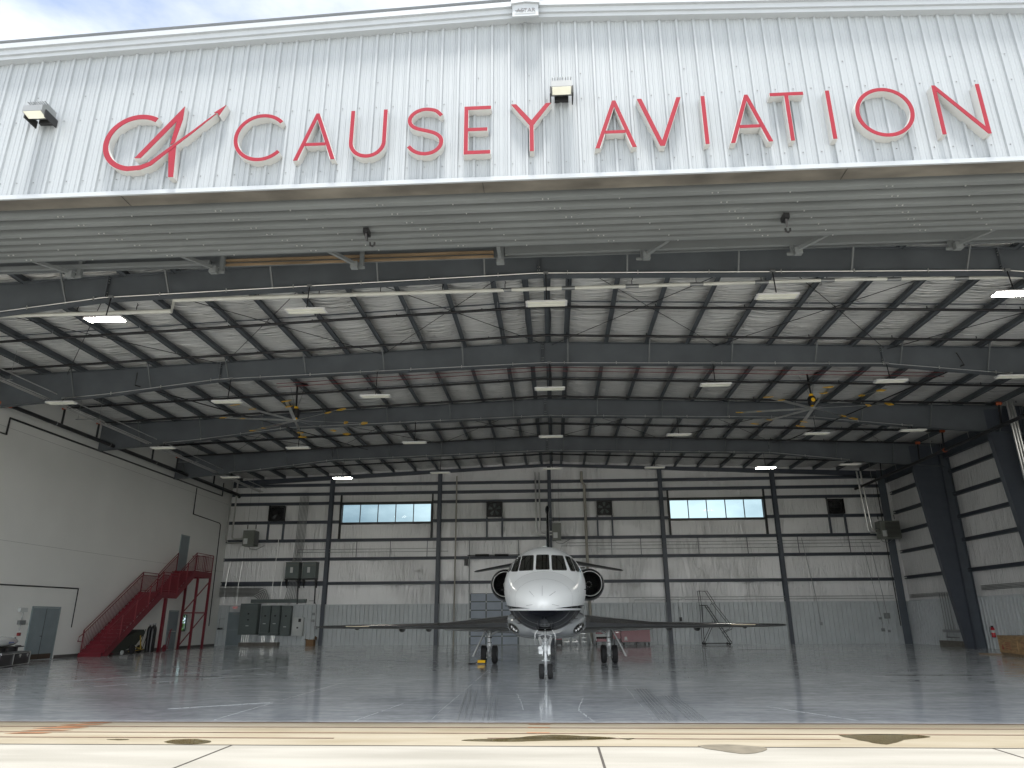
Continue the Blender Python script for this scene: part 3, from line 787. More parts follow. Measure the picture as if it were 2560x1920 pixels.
# ================================================================== THINGS
# ------------------------------------------------------------------ sign letters (real channel letters on the front wall)
Y0, Y1 = 10.14, 10.298
def letter(shape_fn, x, z, label, name='sign_letter'):
    o = thing(name, (x, Y1, z), label, 'sign letter', 'channel letters of the big red wall sign')
    a_ = MB(); shape_fn(a_, Y0+.004, Y1, .012); a_.build('letter_side', M_SIGNW, o)
    a_ = MB(); shape_fn(a_, Y0-.004, Y0+.002, 0); a_.build('letter_face', M_RED, o)
    return o
def arc(cx, cz, rx, rz, a0, a1, n=28):
    return [(cx+rx*math.cos(R(a0+(a1-a0)*i/n)), cz+rz*math.sin(R(a0+(a1-a0)*i/n))) for i in range(n+1)]
T = .068
zb0, zt0 = 9.135, 10.10
def fA(x0, x1, ap):
    def f(mb, ya, yb, e):
        w = .068+e; h = zt0-zb0; k = (x1-x0)/2
        wx = w*math.hypot(k, h)/h
        mb.prism([(x0-e/2, zb0), (ap-w*.42, zt0), (ap+w*.42, zt0), (x1+e/2, zb0), (x1-wx-e/4, zb0), (ap, zt0-h*wx/k*.62), (x0+wx+e/4, zb0)], ya, yb)
        t_ = .36; zc = zb0+h*.33
        xl = x0+wx+(ap-x0-wx)*((zc-zb0)/(zt0-h*wx/k*.62-zb0)); xr = x1-wx-(x1-wx-ap)*((zc-zb0)/(zt0-h*wx/k*.62-zb0))
        mb.box(xl+.0, xr-.0, ya, yb, zc-.03-e/2, zc+.03+e/2)
    return f
def fI(xc):
    return lambda mb, ya, yb, e: mb.box(xc-.034-e/2, xc+.034+e/2, ya, yb, zb0-e/2, zt0+.01+e/2)
def fC(mb, ya, yb, e): mb.ribbon(arc(-4.955, 9.645, .452, .457, 41, 319, 44), T+e, ya, yb)
def fU(mb, ya, yb, e): mb.ribbon([(-3.345, zt0+.02), (-3.345, 9.46)]+arc(-3.055, 9.46, .29, .29, 180, 360, 24)+[(-2.765, zt0+.02)], T+e, ya, yb)
def fS(mb, ya, yb, e):
    pts = arc(-2.04, 9.845, .285, .24, 35, 205, 20)+[(-2.2, 9.70), (-1.93, 9.60)]+arc(-2.04, 9.39, .275, .225, 40, -150, 22)[1:]
    P = [(-1.775, 9.945), (-1.87, 10.045), (-2.0, 10.085), (-2.12, 10.08), (-2.24, 10.025), (-2.32, 9.925), (-2.325, 9.82), (-2.27, 9.735), (-2.17, 9.68), (-2.02, 9.635), (-1.88, 9.58), (-1.79, 9.5), (-1.765, 9.4), (-1.80, 9.29), (-1.90, 9.20), (-2.03, 9.168), (-2.16, 9.19), (-2.26, 9.25), (-2.33, 9.33)]
    q = []
    for i in range(len(P)-1):
        p0 = Vector(P[max(i-1, 0)]); p1 = Vector(P[i]); p2 = Vector(P[i+1]); p3 = Vector(P[min(i+2, len(P)-1)])
        for k in range(4):
            t = k/4; v = .5*((2*p1)+(-p0+p2)*t+(2*p0-5*p1+4*p2-p3)*t*t+(-p0+3*p1-3*p2+p3)*t**3); q.append((v.x, v.y))
    q.append(P[-1]); mb.ribbon(q, T+e, ya, yb)
def fE(mb, ya, yb, e):
    a_, b_, c_, d_ = -1.375-e/2, -1.305+e/2, -.92, 9.12-e/2
    mb.prism([(a_, d_), (-.92+e/2, d_), (-.92+e/2, 9.19+e/2), (b_, 9.19+e/2), (b_, 9.59-e/2), (-.97+e/2, 9.59-e/2), (-.97+e/2, 9.655+e/2), (b_, 9.655+e/2), (b_, 10.035-e/2), (-.91+e/2, 10.035-e/2), (-.91+e/2, 10.105+e/2), (a_, 10.105+e/2)], ya, yb)
def fY(mb, ya, yb, e):
    h = e/2
    mb.prism([(-.245-h, zb0), (-.175+h, zb0), (-.175+h, 9.66), (.135+h, zt0+.01), (.045-h, zt0+.01), (-.21, 9.735+.03), (-.47+h, zt0+.01), (-.56-h, zt0+.01), (-.245-h, 9.66)], ya, yb)
def fV(mb, ya, yb, e):
    h = e/2; mb.prism([(1.61-h, zt0+.01), (1.69+h, zt0+.01), (1.985, 9.245+h*2), (2.285-h, zt0+.01), (2.36+h, zt0+.01), (2.025+h, zb0), (1.945-h, zb0)], ya, yb)
def fT(mb, ya, yb, e):
    h = e/2; mb.prism([(3.86-h, zt0+.01+h), (3.86-h, zt0-.055-h), (4.10-h, zt0-.055-h), (4.10-h, zb0), (4.165+h, zb0), (4.165+h, zt0-.055-h), (4.42+h, zt0-.055-h), (4.42+h, zt0+.01+h)], ya, yb)
def fO(mb, ya, yb, e):
    n = 56; o_, i_ = (.478+e/2, .492+e/2), (.41-e/2, .425-e/2); cx, cz = 5.70, 9.625
    vs = []
    for k in range(n):
        c_, s_ = math.cos(2*math.pi*k/n), math.sin(2*math.pi*k/n)
        vs += [(cx+o_[0]*c_, ya, cz+o_[1]*s_), (cx+i_[0]*c_, ya, cz+i_[1]*s_), (cx+o_[0]*c_, yb, cz+o_[1]*s_), (cx+i_[0]*c_, yb, cz+i_[1]*s_)]
    fs = []
    for k in range(n):
        a_, b_ = 4*k, 4*((k+1) % n); fs += [(a_, b_, b_+1, a_+1), (a_+2, a_+3, b_+3, b_+2), (a_, a_+2, b_+2, b_), (a_+1, b_+1, b_+3, a_+3)]
    mb.add(vs, fs)
def fN(mb, ya, yb, e):
    h = e/2
    mb.prism([(6.545-h, zb0), (6.61+h, zb0), (6.61+h, 9.995-h), (7.27-h, 9.115-h*.5), (7.32+h, 9.115-h*.5), (7.32+h, zt0+.01), (7.255-h, zt0+.01), (7.255-h, 9.255+h), (6.60, zt0+.02), (6.545-h, zt0+.02)], ya, yb)
letter(fC, -4.95, 9.14, 'red round letter C that opens the first word, right of the arrow emblem')
letter(fA(-4.335, -3.605, -3.975), -3.97, 9.14, 'red letter A between the round C and the U in the first word')
letter(fU, -3.05, 9.14, 'red letter U on the white ribbed wall, third letter of the first word')
letter(fS, -2.04, 9.14, 'red curved letter S in the middle of the first word')
letter(fE, -1.15, 9.14, 'red letter E with three bars beside the S')
letter(fY, -.21, 9.14, 'red letter Y ending the first word, just under the middle floodlight')
letter(fA(.86, 1.555, 1.215), 1.21, 9.14, 'red letter A that starts the second word')
letter(fV, 1.98, 9.14, 'red letter V, the only V on the wall')
letter(fI(2.73), 2.73, 9.14, 'red letter I between the V and an A, first of the two I letters')
letter(fA(3.115, 3.81, 3.46), 3.46, 9.14, 'red letter A directly left of the T in the second word')
letter(fT, 4.13, 9.14, 'red letter T with a wide top bar, the only T on the wall')
letter(fI(4.82), 4.82, 9.14, 'red letter I between the T and the O, second of the two I letters')
letter(fO, 5.7, 9.14, 'red round letter O, the only closed ring on the wall')
letter(fN, 6.93, 9.14, 'red letter N that ends the sign near the right edge')
# emblem: open C whose tail sweeps up through an A as an arrow
em = thing('sign_emblem', (-6.8, Y1, 8.9), 'red emblem of a C sweeping into an arrow across an A, left of the lettering', 'emblem')
def emblem(mb, ya, yb, e):
    c_ = arc(-7.20, 9.645, .56, .545, 58, 262, 40)
    tail = [(-7.2, 9.102), (-7.05, 9.118), (-6.88, 9.19), (-6.66, 9.40), (-6.43, 9.62), (-6.2, 9.83), (-6.0, 10.03), (-5.83, 10.19)]
    pts = c_+tail[1:]; n = len(pts)
    w = [.095+e]*(len(c_))+[.09+e, .085+e, .07+e, .055+e, .042+e, .03+e, .018+e]
    mb.ribbon(pts, w, ya-.0015, yb)
    mb.prism([(-5.87-e, 10.215), (-5.665+e*.5, 10.37+e*.5), (-5.775+e, 10.14-e), (-5.80, 10.20)], ya, yb)
    mb.prism([(-7.19-e, 9.318-e/2), (-6.43, 10.385+e/2), (-6.425, 10.1), (-6.50-e/2, 9.62), (-6.58-e/3, 9.56), (-6.535, 10.06), (-7.075+e, 9.318-e/2)], ya+.003, yb)
    mb.prism([(-6.60, 9.50), (-6.47+e/4, 9.60), (-6.425+e/2, 8.90-e/2), (-6.515-e/2, 8.90-e/2)], ya+.003, yb)
a_ = MB(); emblem(a_, Y0+.004, Y1, .012); a_.build('emblem_side', M_SIGNW, em)
a_ = MB(); emblem(a_, Y0-.006, Y0+.0015, 0); a_.build('emblem_face', M_RED, em)

# floodlights on the front
def flood(x, z, label):
    t = thing('floodlight', (x, 10.27, z), label, 'floodlight', 'floodlights on the front wall')
    b_ = MB()
    b_.prism([(10.02, z-.13), (9.86, z-.10), (9.86, z+.02), (9.98, z+.12), (10.20, z+.12), (10.20, z-.02)], x-.18, x+.18, 'yz')
    for k in range(8): b_.box(x-.16+k*.045, x-.15+k*.045, 9.9, 10.19, z+.12, z+.135)
    b_.build('lamp_housing', M_EMTD, t)
    MB().prism([(10.02, z-.134), (9.865, z-.105), (9.862, z-.112), (10.02, z-.142)], x-.16, x+.16, 'yz').build('lamp_lens', M_LENS, t)
    MB().box(x-.20, x-.18, 9.94, 10.25, z-.17, z-.02).box(x+.18, x+.20, 9.94, 10.25, z-.17, z-.02).box(x-.12, x+.12, 10.2, 10.27, z-.1, z+.08).build('lamp_bracket', M_BLKPL, t)
flood(-9.05, 10.30, 'grey finned floodlight at the left end of the white wall, left of the arrow emblem')
flood(.32, 10.31, 'grey finned floodlight above the gap between the two words')

# ------------------------------------------------------------------ ceiling lights
def ceiling_light(x, y, z, lit, label, group):
    t = thing('ceiling_light', (x, y-.25, z), label, 'ceiling light', group)
    yc = y-.25
    MB().box(x-.56, x+.56, yc-.17, yc+.17, z+.008, z+.055).box(x-.60, x-.56, yc-.15, yc+.15, z+.0, z+.05).box(x+.56, x+.60, yc-.15, yc+.15, z+.0, z+.05).build('lamp_housing', M_WHT, t)
    for s_ in (-1, 1): MB().box(x-.54, x+.54, yc+s_*.09-.065, yc+s_*.09+.065, z-.006, z+.006).build('lamp_lens', M_LIT if lit else M_LENS, t)
    MB().tube([(x, yc, z+.055), (x, yc+.08, raf_bot(x)+.03 if True else z+1)], .018, 6).build('drop_rod', M_BLACK, t)
    MB().box(x-.07, x+.07, yc+.03, yc+.12, raf_bot(x)+.0, raf_bot(x)+.07).build('junction_box', M_EMTD, t)
    return t
names_row = ['in the front row under the first roof beam', 'in the second row under the second roof beam', 'in the third row under the third roof beam', 'in the rearmost row against the back wall']
rows = [[(-13.2, 1), (-7.1, 0), (-.04, 0), (6.5, 0), (13.0, 1)],
        [(-19.8, 0), (-12.9, 0), (-6.9, 0), (0, 0), (6.4, 0), (13.0, 0), (17.5, 0)],
        [(-19.7, 0), (-12.7, 0), (-6.8, 0), (0, 0), (6.25, 0), (12.85, 0), (17.4, 0)],
        [(-19.6, 0), (-12.65, 1), (-6.7, 0), (.04, 0), (6.1, 0), (12.55, 1), (17.4, 0)]]
zrow = [[10.15, 10.23, 10.24, 10.26, 10.14], [10.02, 9.91, 10.0, 10.15, 10.16, 10.15, 10.22], [9.95, 9.82, 9.98, 10.16, 10.13, 10.06, 10.13], [9.92, 9.78, 9.99, 10.13, 10.1, 9.98, 10.09]]
pos5 = ['leftmost', 'second from left', 'middle', 'second from right', 'rightmost']
pos7 = ['leftmost', 'second from left', 'third from left', 'middle', 'third from right', 'second from right', 'rightmost']
for i, rw in enumerate(rows):
    for j, (x, lit) in enumerate(rw):
        p = (pos5 if len(rw) == 5 else pos7)[j]
        ceiling_light(x, FR[i], zrow[i][j], lit, ('glowing' if lit else 'unlit')+' flat hanging light, '+p+' '+names_row[i], 'flat ceiling lights hung in four rows')

# ------------------------------------------------------------------ big ceiling fans
def big_fan(x, y, z, rot, label, z_up, logo):
    t = thing('ceiling_fan', (x, y, z), label, 'ceiling fan', 'large eight blade ceiling fans')
    MB().lathe([(.001, z+.55), (.13, z+.55), (.17, z+.48), (.17, z+.20), (.13, z+.14), (.001, z+.14)], (x, y, 0), 'z', 16).build('motor_housing', M_BLKPL, t, 40)
    MB().lathe([(.001, z+.66), (.09, z+.66), (.10, z+.56), (.001, z+.55)], (x, y, 0), 'z', 14).lathe([(.001, z+.14), (.09, z+.13), (.11, z+.04), (.001, z+.03)], (x, y, 0), 'z', 14).pieces('motor_collar', M_YEL, t, 40)
    MB().lathe([(.001, z+.03), (.17, z+.025), (.17, z-.01), (.08, z-.05), (.001, z-.05)], (x, y, 0), 'z', 18).build('fan_hub', M_ALU, t, 40)
    if logo:
        MB().lathe([(.001, 0), (.09, 0), (.09, .004), (.001, .004)], (x, y-.176, z+.36), 'y', 16).build('motor_badge', M_YEL, t)
    MB().tube([(x, y, z+.66), (x-.05, y, z_up)], .045, 8).tube([(x+.05, y, z+.6), (x+.3, y+.1, z_up-.1)], .006, 4).tube([(x-.05, y, z+.6), (x-.4, y+.1, z_up-.1)], .006, 4).build('down_rod', M_BLACK, t)
    MB().box(x-.45, x+.45, y-.12, y-.04, z_up-.05, z_up+.03).box(x-.45, x+.45, y+.04, y+.12, z_up-.05, z_up+.03).build('mount_bracket', M_BLACK, t)
    for k in range(8):
        a_ = R(rot+45*k); d = Vector((math.cos(a_), math.sin(a_), 0)); n_ = Vector((-math.sin(a_), math.cos(a_), 0)); tw = Vector((0, 0, .045))
        c0 = Vector((x, y, z)); b_ = MB()
        vs = []
        for r_ in (.16, 3.05):
            for s_, h in ((-1, -.45), (1, .45)):
                for dz in (0, .012): vs.append(c0+d*r_+n_*.062*s_+tw*h+Vector((0, 0, dz)))
        b_.add(vs, [(0, 2, 6, 4), (1, 5, 7, 3), (0, 4, 5, 1), (2, 3, 7, 6), (0, 1, 3, 2), (4, 6, 7, 5)])
        bl = b_.build('fan_blade', M_ALU, t)
        e_ = MB()
        for rr, ww, ll in ((3.07, .21, .34), (2.25, .16, .22)):
            cc = c0+d*rr
            q = [cc+n_*ww*u+d*v+tw*u*.5+Vector((0, 0, (cc.y+n_.y*ww*u+d.y*v-y-d.y*rr)*.45)) for u, v in ((-1, -.06), (-.6, ll*.5), (.6, ll*.5), (1, -.06), (.5, -ll*.35), (-.5, -ll*.35))]
            e_.add(q+[v+Vector((0, 0, .02)) for v in q], [(0, 1, 2, 3, 4, 5), (11, 10, 9, 8, 7, 6)]+[(i, (i+1) % 6, 6+(i+1) % 6, 6+i) for i in range(6)])
        e_.pieces('blade_tip', M_YEL, bl)
big_fan(-11.62, 30.5, 10.25, 13, 'large eight blade ceiling fan with yellow tips, over the left half of the hangar', 12.0, False)
big_fan(11.5, 30.5, 10.32, -8, 'large eight blade ceiling fan with round yellow motor badge, over the right half', 12.0, True)

# ------------------------------------------------------------------ pipes
def pipe(name, pts, r, mt, label, cat='pipe', n=8, group=None):
    o = MB().tube(pts, r, n).build(name, mt, None, 50); return tag(o, label, cat, group)
for y, drop, nm in ((22.5, .2, 'first'), (25.1, .2, 'second'), (30.3, .2, 'third'), (32.9, .2, 'fourth'), (38.0, .2, 'fifth'), (40.7, .2, 'sixth'), (45.6, .2, 'seventh')):
    zz = lambda x: roof_z(x)-.36-drop
    t = thing('sprinkler_pipe', (CX, y, zz(CX)), 'black sprinkler pipe crossing under the roof, %s counted from the front opening' % nm, 'sprinkler pipe', 'sprinkler branch pipes under the roof')
    MB().tube([(-22.5, y, zz(-22.5)), (CX, y, zz(CX)), (20.9, y, zz(20.9))], .052, 8).build('pipe', M_BPIPE, t, 50)
    MB().tube([(-22.5, y, zz(-22.5)-.02), (-22.5, y, 10.2)], .05, 8).tube([(20.9, y, zz(20.9)), (20.82, y, 10.05)], .045, 8).pieces('riser_nipple', M_BPIPE, t, 50)
    MB().lathe([(.06, -.12), (.075, -.1), (.075, .1), (.06, .12)], (-22.5, y, zz(-22.5)), 'x', 10).lathe([(.06, -.14), (.085, -.1), (.085, .1), (.06, .14)], (20.9, y, zz(20.9)), 'x', 10).build('coupling', M_ORG, t)
    mb = MB()
    for i, x in enumerate(purx):
        if i % 2: mb.tube([(x+.1, y, zz(x)+.03), (x+.1, y, roof_z(x)-.2)], .006, 4)
    mb.pieces('hanger', M_EMT, t)
    mb = MB()
    for k in range(-7, 8): mb.tube([(k*3.0+.7, y, zz(k*3.)+.03), (k*3.0+.7, y, zz(k*3.)+.11)], .018, 6)
    mb.pieces('sprinkler_head', M_BLACK, t)
t = thing('sprinkler_main', (-22.5, 27, 10.18), 'thick black sprinkler main running along the top of the left wall with a red elbow', 'sprinkler main')
MB().tube([(-22.5, 27.0, 10.18), (-22.5, 49.7, 10.18), (-22.5, 49.7, 10.0)], .085, 10).build('pipe', M_BPIPE, t, 50)
MB().tube([(-24.6+1.5, 26.7, 10.18), (-22.62, 26.72, 10.18), (-22.5, 26.85, 10.18), (-22.5, 27.1, 10.18)], .10, 10).build('elbow', M_ORG, t, 50)
mb = MB()
for y in (29.9, 34.0, 38.4, 42.5, 46.6): mb.lathe([(.088, -.03), (.105, -.025), (.105, .025), (.088, .03)], (-22.5, y, 10.18), 'y', 10)
mb.pieces('clamp', M_EMTD, t)
t = thing('sprinkler_main', (20.8, 27, 10.0), 'thick black sprinkler main slanting along the top of the right wall', 'sprinkler main')
MB().tube([(20.8, 14.0, 10.0), (20.8, 49.7, 10.0)], .085, 10).build('pipe', M_BPIPE, t, 50)
mb = MB()
for y in (35.6, 39.2, 43.5, 47): mb.tube([(20.8, y, 10.0), (20.8, y, 11.5)], .010, 4)
mb.pieces('hanger', M_EMT, t)
MB().lathe([(.09, -.06), (.115, -.05), (.115, .05), (.09, .06)], (20.8, 37.9, 10.0), 'y', 10).build('coupling', M_ORG, t)
pipe('wall_pipe', [(XL+.06, 27.6, 9.22), (XL+.06, 28.1, 9.22), (XL+.06, 28.1, 9.95), (XL+.06, 48.6, 9.98), (XL+.06, 48.6, 10.9)], .03, M_BPIPE, 'thin black pipe with a step running below the thick main on the left wall')
pipe('wall_pipe', [(XL+.06, 44.9, 9.9), (XL+.06, 44.9, 8.2), (XL+.06, 48.7, 8.1), (XL+.06, 48.9, 8.0), (XL+.06, 49.0, 1.3)], .028, M_BPIPE, 'thin black pipe dropping down the left wall beside the rear corner')
pipe('wall_conduit', [(XL+.04, 20, 3.05), (XL+.04, 34.75, 3.15), (XL+.04, 34.75, 1.35)], .022, M_BLACK, 'thin dark conduit that runs over the double door and drops before the stairs', 'conduit')
t = thing('white_pipe', (0, 19.6, 11.16), 'long white insulated pipe hanging just behind the first roof beam', 'pipe')
MB().tube([(-22.8, 19.6, 10.79), (-11.73, 19.6, 10.79), (-11.71, 19.6, 11.17), (9.3, 19.6, 11.18), (22.6, 19.6, 10.9)], .052, 10).build('pipe', M_WPIPE, t, 50)
mb = MB(); m2 = MB()
for k in range(23):
    x = -20.6+k*1.93
    z = 10.79 if x < -11.8 else 11.17+(.005 if x < 9.3 else -.021*(x-9.3))
    mb.tube([(x-.2, 19.6, z), (x+.2, 19.6, z)], .062, 10); m2.tube([(x, 19.6, z+.05), (x, 19.6, z+.2), (x+.03, 19.6, z+.24), (x, 19.6, z+.3)], .012, 5)
mb.pieces('pipe_sleeve', M_EMTD, t, 50); m2.pieces('hanger', M_BLACK, t)
for fi, fy in enumerate(FR):
    nm = ['first', 'second', 'third', 'fourth'][fi]
    t = thing('beam_conduit', (0, fy-.2, 11), 'thin bright conduit clipped along the lower edge of the %s roof beam' % nm, 'conduit', 'conduits clipped under the roof beams')
    pts = [(x, fy-.16, raf_bot(x)+.04) for x in (-19.8, -17.95, -13.45, CX, 12.95, 17.45)]
    MB().tube(pts, .016, 5).build('conduit', M_EMT, t, 60)
    mb = MB()
    for k in range(-9, 9):
        x = k*2.05+.6; z = raf_bot(x)+.04; mb.box(x-.012, x+.012, fy-.19, fy-.15, z-.05, z+.06)
    mb.pieces('conduit_clip', M_EMT, t)
for dz, nm in ((0, 'upper'), (.12, 'lower')):
    o = MB().tube([(x, 28.9+dz, roof_z(x)-.50-dz) for x in (-12, CX, 16.5)], .016, 5).build('alarm_conduit', M_REDC, None, 60)
    tag(o, 'thin dark red conduit under the second bay of the roof, the %s of the pair' % nm, 'conduit', 'pair of red alarm conduits')
mb = MB()
for i, (dx, dz) in enumerate(((0, 0), (.12, .0), (.24, .02), (.5, .22))):
    mb.tube([(-20.75+dx, 16, 10.28+dz), (-20.75+dx, 49.0, 10.28+dz)], .021, 6)
o = mb.build('conduit_rack', mat('pale conduit', (.46, .46, .45), .4, .2), None, 60); tag(o, 'bundle of grey conduits running front to back high along the left side', 'conduit bundle')
mb = MB()
for i, y in enumerate((24.0, 29.5, 34.9, 38.6, 42.6, 46.5)):
    mb.box(-21.3, -20.1, y-.02, y+.02, 10.22, 10.25); mb.tube([(-21.2, y, 10.25), (-21.2, y, 11.4)], .008, 4); mb.tube([(-20.2, y, 10.25), (-20.2, y, 11.4)], .008, 4)
o2 = mb.build('trapeze_hanger', M_EMTD, o)
# tan downpipes on the back wall
pipe('downpipe', [(-6.82, YB-.3, 0), (-6.80, YB-.3, 11.4)], .05, M_TAN, 'slim tan pipe standing on the back wall left of the garage door', 'downpipe', 10)
pipe('downpipe', [(2.38, YB-.3, 0), (2.36, YB-.3, 2.2), (2.30, YB-.3, 5.4), (2.27, YB-.3, 10.6), (2.10, YB-.3, 10.9), (2.10, YB-.3, 11.6)], .095, M_TAN, 'wide tan downpipe on the back wall right of the jet', 'downpipe', 12)
# horizontal conduits along the back wall
for z, x0, x1, nm in ((6.35, -18, -7.9, 'upper one left of the jet'), (6.15, -18, -7.3, 'lower one left of the jet'), (6.62, .9, 22, 'uppermost right of the jet'), (6.42, .5, 22, 'middle one right of the jet'), (6.18, 3.1, 22, 'lowest of three right of the jet'), (2.98, 2.6, 22.3, 'one just over the ribbed wainscot'), (2.82, 5.3, 22.3, 'dark one resting on the ribbed wainscot')):
    pipe('back_wall_conduit', [(x0, YB-.26, z-.25), (x0+.05, YB-.26, z), (x1, YB-.26, z)], .018, M_EMTD, 'thin grey conduit along the back wall, '+nm, 'conduit', 5, 'level conduits on the back wall')
for k, x in enumerate((-13.8, -11.4, -8.8, 4.0, 6.0, 9.9, 13.2, 16.6, 20.0)):
    z0, z1 = (5.7, 6.9)
    o = MB().box(x-.02, x+.02, YB-.24, YB-.225, z0, z1).build('strut_channel', M_STEEL2)
    tag(o, 'short upright strut on the back wall holding the conduits, number %s from the left' % ['one', 'two', 'three', 'four', 'five', 'six', 'seven', 'eight', 'nine'][k], 'strut', 'short struts on the back wall')
for k, (x, z) in enumerate(((3.1, 6.2), (5.95, 2.85), (8.6, 2.9), (8.35, 2.28))):
    o = MB().box(x-.09, x+.09, YB-.28, YB-.2, z-.1, z+.1).build('junction_box', M_PANELW)
    tag(o, ['small white box beside the wide tan downpipe', 'small white box on the conduit above the wainscot, left of the column', 'small white box on the conduit just right of the column', 'small white box on the wainscot near the rolling ladder'][k], 'junction box', 'white junction boxes on the back wall')
o = MB().box(8.27, 8.43, YB-.14, YB-.08, 1.45, 1.7).tube([(8.35, YB-.12, 1.7), (8.35, YB-.12, 2.2)], .012, 5).build('wall_switch', M_BLKPL); tag(o, 'small black switch below a white box on the ribbed wainscot', 'switch')
o = MB().tube([(16.85, YB-.25, 6.8), (17.3, YB-.25, 2.9), (17.45, YB-.1, 1.35)], .018, 5).box(17.36, 17.54, YB-.13, YB-.08, 1.15, 1.35).build('drop_conduit', M_EMTD); tag(o, 'grey conduit dropping to a socket on the right part of the back wall', 'conduit')

# ------------------------------------------------------------------ exhaust fans
def wall_fan(x0, x1, z0, z1, label, blades=True):
    t = thing('exhaust_fan', ((x0+x1)/2, YB-.3, z0), label, 'exhaust fan', 'black exhaust fans on the back wall')
    y = YB-.30; cx, cz = (x0+x1)/2, (z0+z1)/2; r_ = min(x1-x0, z1-z0)*.40
    mb = MB().box(x0, x1, y, y+.28, z0, z0+.07).box(x0, x1, y, y+.28, z1-.07, z1).box(x0, x0+.07, y, y+.28, z0+.07, z1-.07).box(x1-.07, x1, y, y+.28, z0+.07, z1-.07)
    mb.box(x0+.07, x1-.07, y+.27, y+.28, z0+.07, z1-.07)
    mb.build('fan_frame', M_BLACK, t)
    MB().lathe([(r_+.02, 0), (r_+.06, 0), (r_+.06, .12), (r_+.02, .12)], (cx, y+.1, cz), 'y', 24, closed=True).build('fan_ring', M_BLKPL, t, 40)
    mb = MB()
    for k in range(5):
        a_ = 2*math.pi*k/5+.3; d = Vector((math.cos(a_), 0, math.sin(a_))); n_ = Vector((-d.z, 0, d.x)); c0 = Vector((cx, y+.16, cz))
        mb.add([c0+d*.06-n_*.03, c0+d*.06+n_*.03+Vector((0, .03, 0)), c0+d*r_+n_*.13+Vector((0, .06, 0)), c0+d*r_-n_*.10], [(0, 1, 2, 3)])
    mb.build('fan_blade', M_PANEL if blades else M_BLACK, t)
    mb = MB()
    for k in range(1, 5): mb.box(cx-.02-r_, cx+r_, y+.02, y+.03, z0+(z1-z0)*k/5-.006, z0+(z1-z0)*k/5+.006)
    mb.box(cx-.14, cx+.14, y+.03, y+.14, cz-.1, cz+.12)
    mb.build('fan_guard', M_BLACK, t)
    mb = MB().box(x0-.03, x0+.07, YB-.2, YB-.01, 7.08, z0-.02).box(x1-.07, x1+.03, YB-.2, YB-.01, 7.08, z0-.02).box(x0-.03, x0+.03, YB-.2, YB-.01, z1, z1+.1)
    mb.build('fan_support', M_STEEL2, t)
wall_fan(-20.35, -19.2, 8.40, 9.44, 'black exhaust fan high in the left corner bay behind the conduits', False)
wall_fan(-4.66, -3.54, 8.48, 9.55, 'black exhaust fan with pale blades high on the wall left of the jet tail')
wall_fan(3.09, 4.16, 8.50, 9.53, 'black exhaust fan with pale blades high on the wall right of the jet tail')
wall_fan(18.93, 20.02, 8.39, 9.41, 'black exhaust fan high in the bay right of the right hand window', False)

# ------------------------------------------------------------------ unit heaters
def heater(x0, x1, y0, y1, z0, z1, label, side, flue):
    t = thing('unit_heater', ((x0+x1)/2, (y0+y1)/2, z0), label, 'unit heater', 'hanging unit heaters')
    MB().box(x0, x1, y0, y1, z0, z1).build('heater_case', M_HEAT, t)
    mb = MB()
    for k in range(12):
        z = z0+.12+k*(z1-z0-.24)/11
        if side == 'x': mb.beam((x1+.03, y0+.06, z), (x1+.03, y1-.06, z), .05, .03)
        elif side == 'y': mb.beam((x0+.3, y0-.03, z), (x1-.06, y0-.03, z), .05, .03)
    if side: mb.pieces('louvre', M_BLACK if side == 'y' else M_EMTD, t)
    MB().box(x0+.07, x0+.36, y0-.006, y0-.001, z0+.12, z0+.5).build('data_plate', M_PANELW, t)
    for f in flue: MB().tube(f, .055, 10).build('flue_pipe', M_ALU, t, 50)
    mb = MB()
    for sx in (x0+.1, x1-.1):
        mb.tube([(sx, (y0+y1)/2, z1), (sx, (y0+y1)/2, 11.0)], .006, 4); mb.tube([(sx, (y0+y1)/2, z1+.15), (sx, (y0+y1)/2, z1+.42)], .03, 6)
    mb.build('hanger', M_BLACK, t)
    MB().tube([(x0+.2, y1-.1, z0), (x0+.3, y1-.1, z0-.15), (x0+.7, y1, z0-.2), (x0+1.2, y1+.2, z0+.1)], .02, 6).build('gas_line', M_EMTD, t)
    return t
heater(-21.55, -20.75, 48.9, 49.7, 6.55, 7.6, 'grey box heater with side louvres in the rear left corner above the door', 'x', [[(-21.55, 49.2, 6.78), (-22.7, 49.2, 6.78), (-22.85, 49.2, 7.0), (-22.85, 49.2, 11.2)], [(-21.55, 49.2, 7.05), (-22.3, 49.2, 7.05), (-22.45, 49.2, 7.2), (-22.5, 49.2, 11.2)]])
heater(-.06, .54, 49.3, 49.9, 6.76, 7.89, 'grey box heater on the back wall beside the jet tail', None, [[(-.06, 49.6, 7.15), (-1.0, 49.6, 7.15), (-1.15, 49.6, 7.3), (-1.17, 49.6, 11.5)], [(-.06, 49.6, 7.35), (-.8, 49.6, 7.35), (-.9, 49.6, 7.5), (-.9, 49.6, 11.5)]])
heater(21.35, 22.6, 48.1, 48.9, 6.5, 7.62, 'grey box heater with front louvres in the rear right corner', 'y', [[(21.35, 48.5, 6.9), (20.85, 48.5, 6.9), (20.72, 48.5, 7.05), (20.55, 48.5, 11.0)], [(21.35, 48.5, 7.1), (21.05, 48.5, 7.1), (20.95, 48.5, 7.25), (20.8, 48.5, 11.0)]])
o = MB(); 
for i in range(3): o.tube([(21.6+i*.13, 33.4, 11.4), (21.62+i*.13, 33.4, 7.4), (21.75+i*.13, 33.5, 7.2)], .055, 10)
o = o.build('flue_pipe', M_ALU, None, 50); tag(o, 'three shiny flue pipes descending beside the right hand tapered column', 'flue pipes')

